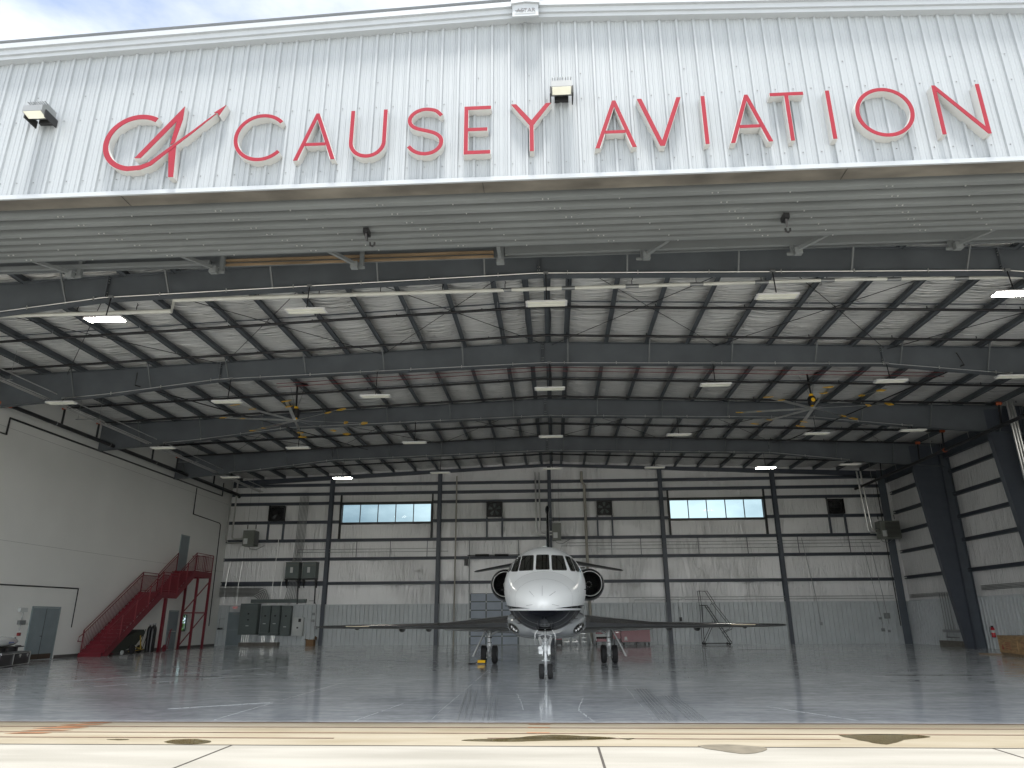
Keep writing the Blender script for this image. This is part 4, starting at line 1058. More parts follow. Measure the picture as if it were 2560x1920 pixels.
# ------------------------------------------------------------------ electrical gear
def cab(x0, x1, z0, z1, label, mt=M_PANEL, d=.35, extra=None, cat='electrical panel'):
    t = thing('electrical_cabinet', ((x0+x1)/2, YB-.05, z0), label, 'electrical cabinet', 'electrical cabinets on the rear left wall')
    y = YB-.06-d
    MB().box(x0, x1, y, YB-.06, z0, z1).build('cabinet', mt, t)
    MB().box(x0+.05, x1-.05, y-.02, y-.002, z0+.05, z1-.06).build('cabinet_door', mt, t)
    MB().box((x0+x1)/2-.06, (x0+x1)/2+.06, y-.035, y-.021, z1-.72, z1-.62).build('breaker_handle', M_BLACK, t)
    MB().box((x0+x1)/2-.12, (x0+x1)/2+.08, y-.025, y-.021, z0+.55, z0+.60).build('name_plate', M_PANELW, t)
    return t
t = cab(-21.52, -20.28, .72, 2.74, 'tall grey main electrical cabinet right of the rear door', d=.5)
MB().prism([(-20.98, 1.72), (-20.80, 1.72), (-20.89, 1.60)], YB-.59, YB-.582).build('emblem', M_BLACK, t)
cab(-20.10, -19.46, .85, 2.60, 'grey breaker cabinet, left one of the pair with a shared base')
cab(-19.38, -18.80, .85, 2.60, 'grey breaker cabinet, right one of the pair with a shared base')
o = MB().box(-20.12, -18.78, YB-.44, YB-.06, .66, .845).build('cable_gutter', M_PANEL); tag(o, 'low grey gutter box under the pair of breaker cabinets', 'gutter box')
cab(-18.66, -18.02, .64, 2.58, 'slim grey breaker cabinet standing alone beside the pale panel')
t = cab(-17.88, -17.14, .62, 1.82, 'pale control panel with a small black screen', M_PANELW, .25)
MB().box(-17.48, -17.30, YB-.34, YB-.332, 1.52, 1.74).build('screen', M_BLACK, t)
o = MB().box(-20.95, -17.1, YB-.32, YB-.06, 2.78, 3.02).build('wireway', M_PANEL); tag(o, 'long grey horizontal wireway above the electrical cabinets', 'wireway')
mb = MB()
for x in (-19.9, -19.65, -19.1, -18.5, -18.25): mb.tube([(x, YB-.2, 2.58), (x, YB-.2, 2.79)], .022, 6)
o2 = mb.build('conduit_nipple', M_EMT, o)
o = MB().box(-21.4, -18.73, YB-.55, YB-.07, 0, .22).build('concrete_pad', M_CONC); tag(o, 'low rough concrete kerb under the electrical cabinets', 'concrete kerb')
mb = MB()
for x in (-21.35, -21.2, -21.05, -20.9, -19.95, -19.85, -19.75, -19.3, -19.2, -19.1): mb.tube([(x, YB-.25, .22), (x, YB-.25, .75)], .03, 6)
o = mb.build('cable_risers', M_EMT, None, 60); tag(o, 'row of short bright conduit stubs between the kerb and the cabinets', 'conduit stubs')
def transformer(x0, x1, label):
    t = thing('transformer', ((x0+x1)/2, YB-.5, 4.25), label, 'transformer', 'wall hung transformers')
    MB().box(x0, x1, YB-.75, YB-.1, 4.38, 5.42).build('case', M_PANEL, t)
    MB().box(x0-.02, x1+.02, YB-.78, YB-.08, 5.42, 5.47).box(x0+.03, x1-.03, YB-.765, YB-.752, 5.28, 5.31).box(x0+.03, x1-.03, YB-.765, YB-.752, 5.2, 5.23).build('lid', M_HEAT, t)
    MB().box((x0+x1)/2-.13, (x0+x1)/2+.06, YB-.757, YB-.751, 4.75, 5.12).build('data_plate', M_PANELW, t)
    MB().box(x0-.05, x1+.05, YB-.7, YB-.22, 4.30, 4.37).prism([(YB-.7, 4.3), (YB-.22, 4.3), (YB-.22, 3.75)], x0, x0+.05, 'yz').prism([(YB-.7, 4.3), (YB-.22, 4.3), (YB-.22, 3.75)], x1-.05, x1, 'yz').build('shelf_bracket', M_BLACK, t)
    MB().tube([(x1-.12, YB-.4, 4.38), (x1-.06, YB-.4, 4.1), (x1-.06, YB-.3, 2.7)], .045, 8).build('cable', M_BLACK, t)
transformer(-18.55, -17.62, 'grey transformer on a wall bracket, left one of two above the wireway')
transformer(-17.35, -16.42, 'grey transformer on a wall bracket, right one of two beside the column')
mb = MB()
for i in range(7):
    x = -18.35+i*.10
    mb.tube([(x+.25, YB-.3, 10.1), (x+.2, YB-.3, 6.9), (x, YB-.3, 4.0), (x-.25+i*.03, YB-.22, 3.02)], .022, 5)
o = mb.build('conduit_riser', M_EMTD, None, 60); tag(o, 'dense upright bundle of grey conduits left of the transformers', 'conduit bundle')
for x, z1, nm in ((-19.55, 7.2, 'tall bright conduit between the heater and the conduit bundle'), (-22.0, 5.6, 'bright conduit dropping beside the exit sign'), (-22.9, 5.6, 'bright conduit nearest the rear left corner'), (-18.95, 5.6, 'bright conduit left of the upright bundle')):
    pipe('wall_conduit', [(x+.12, YB-.24, z1), (x, YB-.24, 3.9), (x, YB-.24, 2.7)], .02, M_EMT, nm, 'conduit', 6, 'bright upright conduits in the rear left bay')
mb = MB()
for i in range(7):
    z = 3.25+i*.085
    mb.tube([(XL+.06, YB-.32, z), (-20.75+i*.07, YB-.32, z), (-20.55+i*.10, YB-.32, z-.12), (-20.45+i*.12, YB-.25, 3.02)], .028, 6)
o = mb.build('conduit_bank', M_EMTD, None, 60); tag(o, 'bank of parallel dark conduits bending down into the wireway left end', 'conduit bank')
mb = MB().tube([(-16.9, YB-.2, 2.9), (-16.55, YB-.2, 2.9), (-16.35, YB-.2, 2.6), (-16.3, YB-.2, 1.2)], .022, 6)
mb.box(-16.62, -16.44, YB-.17, YB-.1, 1.95, 2.12); mb.box(-16.68, -16.45, YB-.2, YB-.1, 1.5, 1.68); mb.box(-16.38, -16.2, YB-.25, YB-.1, 1.05, 1.25)
o = mb.build('switch_station', M_EMTD, None); tag(o, 'grey conduit with small switches between the pale panel and the column', 'switch station')
t = thing('exit_sign', (-22.05, YB-.2, 2.38), 'small red exit sign above the rear door', 'exit sign')
MB().box(-22.2, -21.9, YB-.18, YB-.12, 2.38, 2.58).build('sign_plate', M_PANELW, t)
txt('EXIT', .16, (-22.05, YB-.185, 2.425), M_SIGNR, t)
t = thing('eyewash_station', (-22.95, YB-.3, 1.0), 'small black tap fitting with pipes in the rear left corner', 'tap fitting')
MB().box(-23.1, -22.8, YB-.3, YB-.15, 1.05, 1.17).build('body', M_BLACK, t); MB().tube([(-23.05, YB-.2, 1.17), (-23.05, YB-.2, 1.75), (-22.7, YB-.2, 1.75)], .015, 5).tube([(-22.9, YB-.3, 1.1), (-22.6, YB-.32, 1.08)], .02, 6).build('pipework', M_EMTD, t)
# right rear electrical drops
mb = MB().tube([(20.85, YB-.2, 6.6), (21.2, YB-.2, 2.9), (21.35, YB-.2, 1.2)], .016, 5).tube([(21.35, YB-.2, 6.4), (21.65, YB-.2, 3.0), (21.75, YB-.2, 1.2)], .02, 6).box(21.55, 21.9, YB-.2, YB-.08, 1.55, 1.9).box(21.25, 21.45, YB-.16, YB-.08, .75, .95).box(21.2, 21.38, YB-.16, YB-.08, 1.5, 1.65).box(21.65, 21.8, YB-.16, YB-.08, .7, .85)
o = mb.build('switch_station', M_EMTD, None); tag(o, 'grey box and switches fed by conduits near the rear right corner', 'switch station')
pipe('wall_pipe', [(22.3, YB-.5, 10.8), (22.3, YB-.5, 6.0), (22.35, YB-.5, 1.1)], .03, M_BPIPE, 'thin black pipe dropping beside the rear right corner column')
# right wall conduits
mb = MB()
for i in range(4): mb.tube([(XR-.12, 34.9, 3.02+i*.07), (XR-.12, 41.6, 3.02+i*.07)], .02, 5); mb.tube([(XR-.12, 43.3, 2.85+i*.06), (XR-.12, 49.9, 2.85+i*.06)], .016, 5)
o = mb.build('conduit_rack', M_EMTD, None); tag(o, 'group of level conduits above the ribbed wainscot of the right wall', 'conduit bundle')
mb = MB().box(XR-.3, XR-.05, 44.2, 46.2, .78, .92)
for y in (45.2, 45.5, 45.8, 46.1): mb.tube([(XR-.14, y, .92), (XR-.14, y, 3.0)], .02, 5)
mb.tube([(XR-.2, 45.9, .78), (XR-.25, 45.9, .5), (XR-.25, 44.6, .5)], .035, 6)
o = mb.build('electrical_gutter', M_EMTD, None); tag(o, 'low grey electrical gutter with pipes behind the tapered column on the right wall', 'electrical gutter')
o = MB().box(XR-.45, XR-.04, 44.1, 46.5, 0, .3).build('concrete_pad', M_CONC); tag(o, 'low concrete kerb at the foot of the right wall behind the column', 'concrete kerb')

# ------------------------------------------------------------------ fire extinguisher
t = thing('fire_extinguisher', (23.2, 41.25, .55), 'red fire extinguisher hanging on the ribbed right wall', 'fire extinguisher')
ex = (23.22, 41.25, 0)
MB().lathe([(.001, .58), (.09, .58), (.10, .62), (.10, .98), (.07, 1.07), (.03, 1.10), (.001, 1.10)], ex, 'z', 16).build('cylinder', M_EXTR, t, 50)
MB().lathe([(.102, .82), (.1025, .82), (.1025, .94), (.102, .94)], ex, 'z', 16, closed=True).build('paper_label', M_PANELW, t)
MB().box(23.17, 23.27, 41.23, 41.27, 1.10, 1.17).tube([(23.22, 41.25, 1.12), (23.13, 41.30, 1.1), (23.10, 41.33, .9), (23.11, 41.33, .7)], .012, 6).build('valve_and_hose', M_BLACK, t)

# ------------------------------------------------------------------ wooden crate
t = thing('wooden_crate', (20.3, 33.4, 0), 'long plywood shipping crate with red markings on the floor at the right edge', 'crate')
dd = Vector((18.95-19.85, 31.0-35.1, 0)).normalized(); nn = Vector((-dd.y, dd.x, 0)); nn = nn if nn.x > 0 else -nn
A = Vector((19.86, 35.0, 0))
def obb(mb, s0, s1, t0, t1, z0, z1):
    P_ = lambda s_, t_, z: A+dd*s_+nn*t_+Vector((0, 0, z))
    return mb.add([P_(s0, t0, z0), P_(s1, t0, z0), P_(s1, t1, z0), P_(s0, t1, z0), P_(s0, t0, z1), P_(s1, t0, z1), P_(s1, t1, z1), P_(s0, t1, z1)], [(0, 3, 2, 1), (4, 5, 6, 7), (0, 1, 5, 4), (1, 2, 6, 5), (2, 3, 7, 6), (3, 0, 4, 7)])
obb(MB(), 0, 4.4, 0, 1.3, .12, .80).build('crate_side', M_WOOD, t)
mb = MB()
for s_ in (0, 2.1, 4.3): obb(mb, s_, s_+.1, -.025, -.002, .12, .80)
for z in (.12, .72): obb(mb, .1, 4.3, -.02, -.002, z, z+.08)
obb(mb, -.03, 4.43, -.03, 1.33, .80, .83)
mb.pieces('crate_batten', M_WOOD, t)
mb = MB()
for t_ in (.0, .6, 1.2): obb(mb, 0.02, 4.38, t_, t_+.1, 0, .115)
mb.pieces('crate_skid', M_LUM, t)
mb = MB(); M_RPR = mat('red stencil print', (.38, .06, .04), .7)
def P3(s_, z): v = A+dd*s_-nn*.004; return (v.x, v.y, z)
for tri in ([(.25, .25), (.55, .25), (.40, .48)],): mb.add([P3(*p) for p in tri], [(0, 1, 2)])
for zz in (.28, .36, .44, .52): mb.add([P3(.75, zz), P3(1.35, zz), P3(1.35, zz+.025), P3(.75, zz+.025)], [(0, 1, 2, 3)])
n = 24
for rr, r1 in ((.16, .145), (.08, .07)):
    vs = []; fs = []
    for k in range(n):
        c_, s_ = math.cos(2*math.pi*k/n), math.sin(2*math.pi*k/n); vs += [P3(2.75+rr*c_, .48+rr*s_), P3(2.75+r1*c_, .48+r1*s_)]
    for k in range(n): a_, b_ = 2*k, 2*((k+1) % n); fs.append((a_, b_, b_+1, a_+1))
    mb.add(vs, fs)
mb.build('red_marking', M_RPR, t)
o = MB().beam((19.25, 35.6, .03), (20.0, 34.7, .03), .10, .05).build('timber_offcut', M_LUM); tag(o, 'short piece of timber lying on the floor beside the crate', 'timber')

# ------------------------------------------------------------------ red stairs
st = thing('red_staircase', (-22.35, 40, 0), 'dark red steel staircase with railings climbing along the left wall to a high door', 'staircase')
xo, xi = -21.80, -22.98
prof = [(35.15, 0), (39.75, 3.15), (41.35, 3.15), (43.25, 4.50), (45.45, 4.50)]
def zs(y):
    for (y0, z0), (y1, z1) in zip(prof[:-1], prof[1:]):
        if y <= y1: return z0+(z1-z0)*(y-y0)/(y1-y0)
    return 4.5
for x in (xo, xi):
    lo = [(35.62, 0), (39.92, 2.84), (41.45, 2.84), (43.35, 4.18), (45.45, 4.18)]
    MB().prism([(p[0], p[1]+.03) for p in prof]+lo[::-1], x-.02, x+.02, 'yz').build('stringer', M_STAIR, st)
mb = MB()
for (y0, z0, y1, z1) in ((35.15, 0, 39.75, 3.15), (41.35, 3.15, 43.25, 4.50)):
    n = round((z1-z0)/.175)
    for k in range(n):
        ya = y0+(y1-y0)*k/n; za = z0+(z1-z0)*(k+1)/n
        MB().prism([(ya, za-(z1-z0)/n+.002), (ya+.012, za-(z1-z0)/n+.002), (ya+.012, za-.035), (ya+(y1-y0)/n-.002, za-.035), (ya+(y1-y0)/n-.002, za), (ya, za)], xi+.021, xo-.021, 'yz').build('tread', M_STAIR, st)
MB().box(xi+.021, xo-.021, 39.78, 41.33, 3.10, 3.15).build('landing', M_STAIR, st)
MB().box(XL+.05, xo-.021, 43.28, 45.45, 4.45, 4.50).box(xi+.021, xo+.02, 45.45, 45.49, 4.18, 4.52).build('landing', M_STAIR, st)
def rail(x, pts, balus=True, name='railing'):
    r_ = MB()
    for h in (1.08, .93): r_.tube([(x, y, z+h) for y, z in pts], .022, 6)
    r_.tube([(x, y, z+.1) for y, z in pts], .018, 5)
    L_ = MB(); tot = pts[-1][0]-pts[0][0]; n = int(tot/.115)
    for k in range(1, n):
        y = pts[0][0]+tot*k/n
        z = None
        for (y0, z0), (y1, z1) in zip(pts[:-1], pts[1:]):
            if y0 <= y <= y1: z = z0+(z1-z0)*(y-y0)/(y1-y0)
        L_.box(x-.008, x+.008, y-.008, y+.008, z+.1, z+.93)
    for y, z in pts: r_.box(x-.022, x+.022, y-.022, y+.022, z-.1, z+1.08)
    o_ = r_.build(name, M_STAIR, st); L_.build('baluster', M_STAIR, o_); return o_
for x in (xo, xi):
    rl = rail(x, [(35.35, .14), (39.75, 3.15), (41.35, 3.15), (43.25, 4.50)]+([(45.45, 4.5)] if x == xo else []))
mb = MB()
mb.tube([(xi, 35.35, 1.07), (xi, 35.05, .92), (xi, 35.0, .72), (xi, 35.3, .68)], .02, 6); mb.tube([(xo-.12, 35.35, 1.07), (xo-.12, 35.05, .92), (xo-.12, 35.0, .60)], .018, 6)
mb.build('handrail_end', M_STAIR, st)
mb = MB()
for h in (1.08, .1): mb.tube([(xo, 45.45, 4.5+h), (XL+.1, 45.45, 4.5+h)], .022, 6)
for k in range(13): x = xo-(xo-XL-.1)*k/13; mb.box(x-.008, x+.008, 45.44, 45.46, 4.6, 5.56)
mb.build('railing', M_STAIR, st)
for (x, y, zt) in ((xo, 43.75, 4.18), (xo, 45.35, 4.18), (-22.9, 44.55, 4.18), (xo, 40.30, 2.84), (xo-.25, 40.85, 2.84), (xi, 37.9, 1.5)):
    MB().box(x-.06, x+.06, y-.06, y+.06, .015, zt).box(x-.12, x+.12, y-.12, y+.12, 0, .015).build('post', M_STAIR, st)
mb = MB()
mb.beam((-22.9, 44.55, .15), (xo, 45.35, 2.15), .07, .07); mb.beam((-22.9, 44.55, 2.1), (xo, 45.35, 4.0), .07, .07); mb.beam((-22.9, 44.55, 2.1), (xo, 45.35, 2.1), .08, .08)
mb.pieces('brace', M_STAIR, st)

mb = MB()
for y in (36.4, 37.5, 38.6, 39.7, 40.5, 41.4, 42.3): mb.box(xo+.0, xo+.045, y-.02, y+.02, zs(y)-.1, zs(y)+1.06)
mb.pieces('railing_post', mat('pale red post paint', (.28, .05, .06), .4), st)
# gas cylinders and carts under the stairs
def gas_cyl(x, y, label):
    t = thing('gas_cylinder', (x, y, 0), label, 'gas cylinder', 'gas cylinders under the stairs')
    MB().lathe([(.001, .03), (.11, .03), (.115, .08), (.115, 1.18), (.09, 1.30), (.04, 1.37), (.04, 1.42), (.001, 1.42)], (x, y, 0), 'z', 14).build('tank', M_BLACK, t, 50)
    MB().lathe([(.001, 1.42), (.03, 1.42), (.03, 1.5), (.001, 1.5)], (x, y, 0), 'z', 8).tube([(x-.06, y, 1.47), (x+.08, y, 1.47)], .02, 6).build('valve', M_EMTD, t)
gas_cyl(-22.15, 39.75, 'black gas cylinder with a regulator under the stairs, leftmost of three')
gas_cyl(-21.98, 39.95, 'black gas cylinder in the middle of the three under the stairs')
gas_cyl(-21.80, 39.45, 'black gas cylinder nearest the red post, rightmost of three')
t = thing('hand_truck', (-22.35, 39.6, 0), 'black hand truck leaning beside the gas cylinders', 'hand truck')
MB().tube([(-22.3, 39.55, .2), (-22.25, 39.9, 1.2)], .018, 6).tube([(-22.5, 39.55, .2), (-22.45, 39.9, 1.2)], .018, 6).build('frame', M_BLACK, t)
MB().lathe([(.05, -.05), (.2, -.05), (.21, 0), (.2, .05), (.05, .05)], (-22.32, 39.3, .21), 'x', 18, closed=True).build('wheel', M_RUB, t, 40)
t = thing('red_hand_truck', (-21.5, 40.4, 0), 'red hand truck with a round wheel standing between the posts under the stairs', 'hand truck')
MB().tube([(-21.6, 40.6, .15), (-21.55, 40.8, 1.1), (-21.45, 40.8, 1.2), (-21.4, 40.6, 1.1), (-21.4, 40.5, .15)], .018, 6).build('frame', M_STAIR, t)
MB().lathe([(.04, -.03), (.19, -.03), (.19, .03), (.04, .03)], (-21.5, 40.35, .2), 'x', 18, closed=True).build('wheel', M_STAIR, t, 40)
t = thing('equipment_cart', (-22.0, 37.7, 0), 'low cart covered by an olive tarpaulin with a yellow frame below the stair flight', 'cart')
mb = MB(); 
mb.prism([(36.1, .12), (37.2, .18), (38.3, .45), (39.0, 1.02), (38.85, 1.2), (38.3, 1.12), (37.4, .9), (36.8, .62), (36.2, .32)], -22.75, -21.95, 'yz')
mb.build('tarpaulin', M_OLIVE, t, 30)
MB().tube([(-21.95, 38.0, .35), (-21.9, 38.7, .25), (-21.9, 38.5, .9)], .025, 6).tube([(-21.9, 37.6, .15), (-21.9, 39.0, .2)], .018, 6).build('frame', mat('worn yellow paint', (.45, .30, .05), .6), t)
MB().lathe([(.05, -.06), (.22, -.06), (.24, 0), (.22, .06), (.05, .06)], (-21.88, 37.85, .24), 'x', 18, closed=True).build('wheel', M_RUB, t, 40)
MB().lathe([(.02, -.03), (.11, -.03), (.11, .03), (.02, .03)], (-21.88, 37.0, .12), 'x', 14, closed=True).build('wheel', M_PANELW, t, 40)
# flight case and drone fuselage at the left edge
cd_ = Vector((.90, -2.7, 0)).normalized(); cn_ = Vector((-cd_.y, cd_.x, 0)); cn_ = cn_ if cn_.x < 0 else -cn_
CA = Vector((-21.27, 29.5, 0))
def cb(mb, s0, s1, t0, t1, z0, z1):
    P_ = lambda s_, t_, z: CA+cd_*s_+cn_*t_+Vector((0, 0, z))
    return mb.add([P_(s0, t0, z0), P_(s1, t0, z0), P_(s1, t1, z0), P_(s0, t1, z0), P_(s0, t0, z1), P_(s1, t0, z1), P_(s1, t1, z1), P_(s0, t1, z1)], [(0, 3, 2, 1), (4, 5, 6, 7), (0, 1, 5, 4), (1, 2, 6, 5), (2, 3, 7, 6), (3, 0, 4, 7)])
t = thing('flight_case', (-21.2, 28.5, 0), 'black flight case with metal edges and latches at the left edge of the floor', 'flight case')
cb(MB(), 0, 3.0, 0, 1.0, .03, .47).build('case_body', M_BLACK, t)
mb = MB()
for z in (.03, .445): cb(mb, -.01, 3.0, -.012, -.002, z, z+.025)
for s_ in (0, 1.72): cb(mb, s_-.01, s_+.03, -.014, -.003, .056, .444)
cb(mb, -.012, -.002, .0, 1.0, .445, .47); cb(mb, -.012, -.002, 0, .025, .056, .444)
mb.pieces('edge_trim', M_ALU, t)
mb = MB()
for s_ in (.28, 1.05): cb(mb, s_, s_+.16, -.03, -.015, .36, .42); cb(mb, s_+.05, s_+.11, -.03, -.015, .30, .355)
mb.pieces('latch', M_EMT, t)
cb(MB(), 0, 3.0, -.005, 1.0, .475, .51).build('case_lid', M_EMTD, t)
mb = MB(); cb(mb, .05, 3.0, .25, .75, .66, .69)
for s_ in (.55, 1.6, 2.6): cb(mb, s_, s_+.22, .3, .7, .512, .66)
cb(mb, -.12, .3, .42, .5, .69, .72)
o = mb.build('cradle', M_BLACK); tag(o, 'low black cradle standing on the flight case under the white drone body', 'cradle')
t = thing('drone_fuselage', (-21.2, 28.5, .69), 'white bullet shaped drone body with a small blue mark resting on a black cradle', 'drone body')
vs = []; fs = []; PR = [(.22, .004), (.28, .04), (.42, .09), (.7, .14), (1.1, .18), (1.8, .20), (2.6, .19), (3.4, .14)]; n = 20
for s_, r_ in PR:
    for k in range(n):
        a_ = 2*math.pi*k/n; vs.append(CA+cd_*s_+cn_*(.5+r_*1.3*math.cos(a_))+Vector((0, 0, .89-.02*max(0, 1-s_)+r_*math.sin(a_))))
for i_ in range(len(PR)-1):
    for k in range(n): fs.append((i_*n+k, i_*n+(k+1) % n, (i_+1)*n+(k+1) % n, (i_+1)*n+k))
fs.append(tuple(range(n)))
MB().add(vs, fs).build('drone_body', M_PLW, t, 60)
mb = MB(); cb(mb, 1.25, 1.62, .24, .27, .84, .87); cb(mb, 1.68, 1.76, .235, .27, .825, .885); mb.pieces('printed_mark', M_LOGO, t)
cb(MB(), .62, .78, .42, .58, 1.0, 1.03).build('top_vent', M_BLACK, t)
# wall devices left
t = thing('emergency_light', (XL+.08, 31.2, 2.1), 'white emergency light with a conduit and alarm devices left of the double door', 'emergency light')
MB().box(XL+.002, XL+.12, 31.0, 31.45, 2.02, 2.2).build('lamp_body', M_PANELW, t)
MB().tube([(XL+.03, 31.3, 2.02), (XL+.03, 31.3, 1.7)], .02, 6).tube([(XL+.03, 31.3, 1.5), (XL+.03, 31.3, 1.25)], .02, 6).box(XL+.002, XL+.1, 31.1, 31.5, 1.5, 1.68).build('conduit', M_EMTD, t)
MB().box(XL+.002, XL+.09, 31.22, 31.36, 1.04, 1.17).build('pull_station', mat('dull red', (.22, .03, .03), .5), t)

# ------------------------------------------------------------------ things along the back wall
t = thing('cardboard_box', (-16.3, 49.6, 0), 'small open cardboard box on the floor left of the column', 'cardboard box')
MB().box(-16.62, -16.12, 49.3, 49.8, 0, .40).build('box_body', M_CARD, t); MB().beam((-16.62, 49.55, .40), (-16.80, 49.55, .44), .4, .006).beam((-16.12, 49.75, .40), (-16.1, 49.8, .58), .45, .006, (1, 0, 0)).build('box_flap', M_CARD, t)
# rolling ladder
t = thing('rolling_ladder', (10.3, 49, 0), 'black rolling platform ladder with a steep stair and handrails behind the right wing', 'rolling ladder')
y0, y1 = 48.6, 49.3
mb = MB()
for y in (y0, y1):
    mb.tube([(9.45, y, .1), (11.2, y, .1)], .022, 6); mb.tube([(9.45, y, .1), (9.50, y, 2.42)], .022, 6); mb.tube([(9.48, y, .1), (10.25, y, 1.45)], .018, 6)
    mb.tube([(11.2, y, .12), (9.82, y, 2.42), (9.48, y, 2.42)], .024, 6)
mb.build('frame', M_BLACK, t)
mb = MB()
for y in (y0, y1):
    mb.tube([(9.48, y, 2.42), (9.42, y, 3.32), (9.92, y, 3.30), (10.32, y, 2.60), (10.2, y, 2.45)], .018, 6)
    mb.tube([(10.3, y, 2.55), (11.32, y, 1.1), (11.25, y, .95), (10.85, y, .8)], .018, 6)
mb.tube([(9.42, y0, 3.32), (9.42, y1, 3.32)], .018, 6)
mb.build('handrail', M_BLACK, t)
mb = MB()
for k in range(9):
    f = (k+.5)/9; mb.box(11.2-1.38*f-.1, 11.2-1.38*f+.08, y0, y1, .12+2.3*f-.02, .12+2.3*f)
mb.box(9.48, 9.85, y0, y1, 2.40, 2.43)
mb.pieces('ladder_step', M_BLACK, t)
mb = MB()
for x in (9.5, 11.05):
    for y in (y0, y1): mb.lathe([(.02, -.03), (.075, -.03), (.075, .03), (.02, .03)], (x, y, .078), 'y', 12, closed=True)
mb.pieces('caster', M_RUB, t)
# tool cabinets
t = thing('tool_cabinet', (5.2, 49.2, 0), 'wide dark red rolling tool cabinet with rows of drawers behind the right main gear', 'tool cabinet')
MB().box(4.25, 6.1, 48.9, 49.6, .2, 1.05).build('cabinet_body', M_TRED, t)
for c0, c1, zz in ((4.30, 4.80, (1.0, .90, .80, .70, .60)), (4.82, 5.42, (1.0, .90, .80, .70, .60, .48)), (5.44, 6.05, (1.0, .90, .80, .70, .60))):
    for k, z in enumerate(zz):
        zl = zz[k+1]+.012 if k+1 < len(zz) else .24
        MB().box(c0+.01, c1-.01, 48.875, 48.897, zl, z-.008).build('drawer', M_TRED, t)
MB().add([(4.40, 48.87, .30), (4.66, 48.87, .30), (4.66, 48.87, .345), (4.40, 48.87, .345)], [(0, 1, 2, 3)]).lathe([(.001, 0), (.09, 0), (.09, .004), (.001, .004)], (4.53, 48.868, .43), 'y', 16).build('maker_sticker', M_PANELW, t)
mb = MB()
for x in (4.4, 5.2, 5.75, 6.0):
    mb.lathe([(.02, -.04), (.09, -.04), (.09, .04), (.02, .04)], (x, 48.98, .095), 'x', 12, closed=True)
mb.pieces('caster', M_RUB, t)
t = thing('side_cabinet', (3.95, 49.2, 0), 'narrow dark red side locker joined to the left of the wide tool cabinet', 'tool locker')
MB().box(3.72, 4.22, 48.95, 49.5, .38, 1.0).build('locker_body', M_TRED, t); MB().box(3.9, 4.1, 48.94, 48.948, .78, .80).build('locker_handle', M_ALU, t); MB().box(3.76, 3.84, 49, 49.1, 0, .38).box(4.1, 4.18, 49, 49.1, 0, .38).build('leg', M_BLACK, t)
t = thing('service_cart', (2.95, 49.2, 0), 'red and white service cart with bottles beside the right main gear', 'service cart')
MB().box(2.62, 3.45, 48.95, 49.45, .22, .40).box(2.62, 3.45, 49.4, 49.45, .40, .95).build('cart_body', M_TRED, t)
MB().box(2.62, 3.42, 48.94, 48.948, .52, .66).box(2.62, 3.42, 48.95, 49.4, .66, .68).build('cart_shelf', M_PANELW, t)
mb = MB()
for x in (2.5, 2.6): mb.beam((x-.04, 48.9, .95), (x+.03, 48.9, .28), .05, .04)
mb.build('cart_arm', M_PANELW, t)
mb = MB()
for k in range(6): mb.lathe([(.05, 0), (.05, .12), (.02, .17), (.001, .17)], (2.72+k*.13, 49.1, .40), 'z', 8)
mb.pieces('bottle', M_BLKPL, t); MB().lathe([(.02, -.03), (.06, -.03), (.06, .03), (.02, .03)], (2.64, 49, .07), 'x', 10, closed=True).lathe([(.02, -.03), (.06, -.03), (.06, .03), (.02, .03)], (3.4, 49, .07), 'x', 10, closed=True).box(2.62, 2.66, 48.98, 49.02, .1, .22).box(3.38, 3.42, 48.98, 49.02, .1, .22).build('caster', M_RUB, t)
t = thing('portable_compressor', (.22, 49.2, 0), 'small red and black portable unit standing on the floor behind the nose gear', 'portable unit')
MB().box(.03, .42, 49.0, 49.4, .05, .34).build('body', M_BLACK, t); MB().box(.03, .42, 48.98, 49.4, .342, .43).build('lid', M_TRED, t); MB().box(.05, .10, 49, 49.4, 0, .05).box(.35, .40, 49, 49.4, 0, .05).build('foot', M_RUB, t)
for x0, nm in ((.50, 'white folding step stool next to the small red unit'), (1.04, 'white folding step stool left of the stepladder')):
    t = thing('step_stool', (x0+.22, 49.2, 0), nm, 'step stool', 'white step stools on the floor behind the jet')
    MB().box(x0+.02, x0+.42, 49.05, 49.35, .34, .42).build('seat', M_PANELW, t)
    MB().tube([(x0, 49.05, 0), (x0+.05, 49.1, .25), (x0+.15, 49.1, .34)], .02, 5).tube([(x0+.44, 49.05, 0), (x0+.39, 49.1, .25), (x0+.29, 49.1, .34)], .02, 5).box(x0+.03, x0+.41, 49.06, 49.08, .20, .24).build('leg', M_EMT, t)
t = thing('step_ladder', (1.85, 49.3, 0), 'grey aluminium stepladder standing behind the right main gear', 'stepladder')
mb = MB().beam((1.62, 49.2, 0), (1.72, 49.35, .82), .03, .03).beam((2.05, 49.2, 0), (1.96, 49.35, .82), .03, .03).beam((1.62, 49.6, 0), (1.72, 49.4, .82), .03, .03).beam((2.05, 49.6, 0), (1.96, 49.4, .82), .03, .03)
mb.build('leg', M_ALU, t)
mb = MB()
for k in range(3): mb.box(1.65+k*.02, 2.02-k*.02, 49.18+k*.04, 49.26+k*.04, .2+k*.25, .22+k*.25)
mb.box(1.72, 1.96, 49.3, 49.42, .82, .85); mb.pieces('ladder_step', M_ALU, t)
o = MB().tube([(2.2, 49.5, .85), (2.22, 49.5, .55), (2.32, 49.5, .35), (2.30, 49.5, .2), (2.38, 49.5, .02)], .07, 10).build('flexible_duct', M_PANELW, None, 60); tag(o, 'pale flexible duct hanging down between the stepladder and the service cart', 'flexible duct')
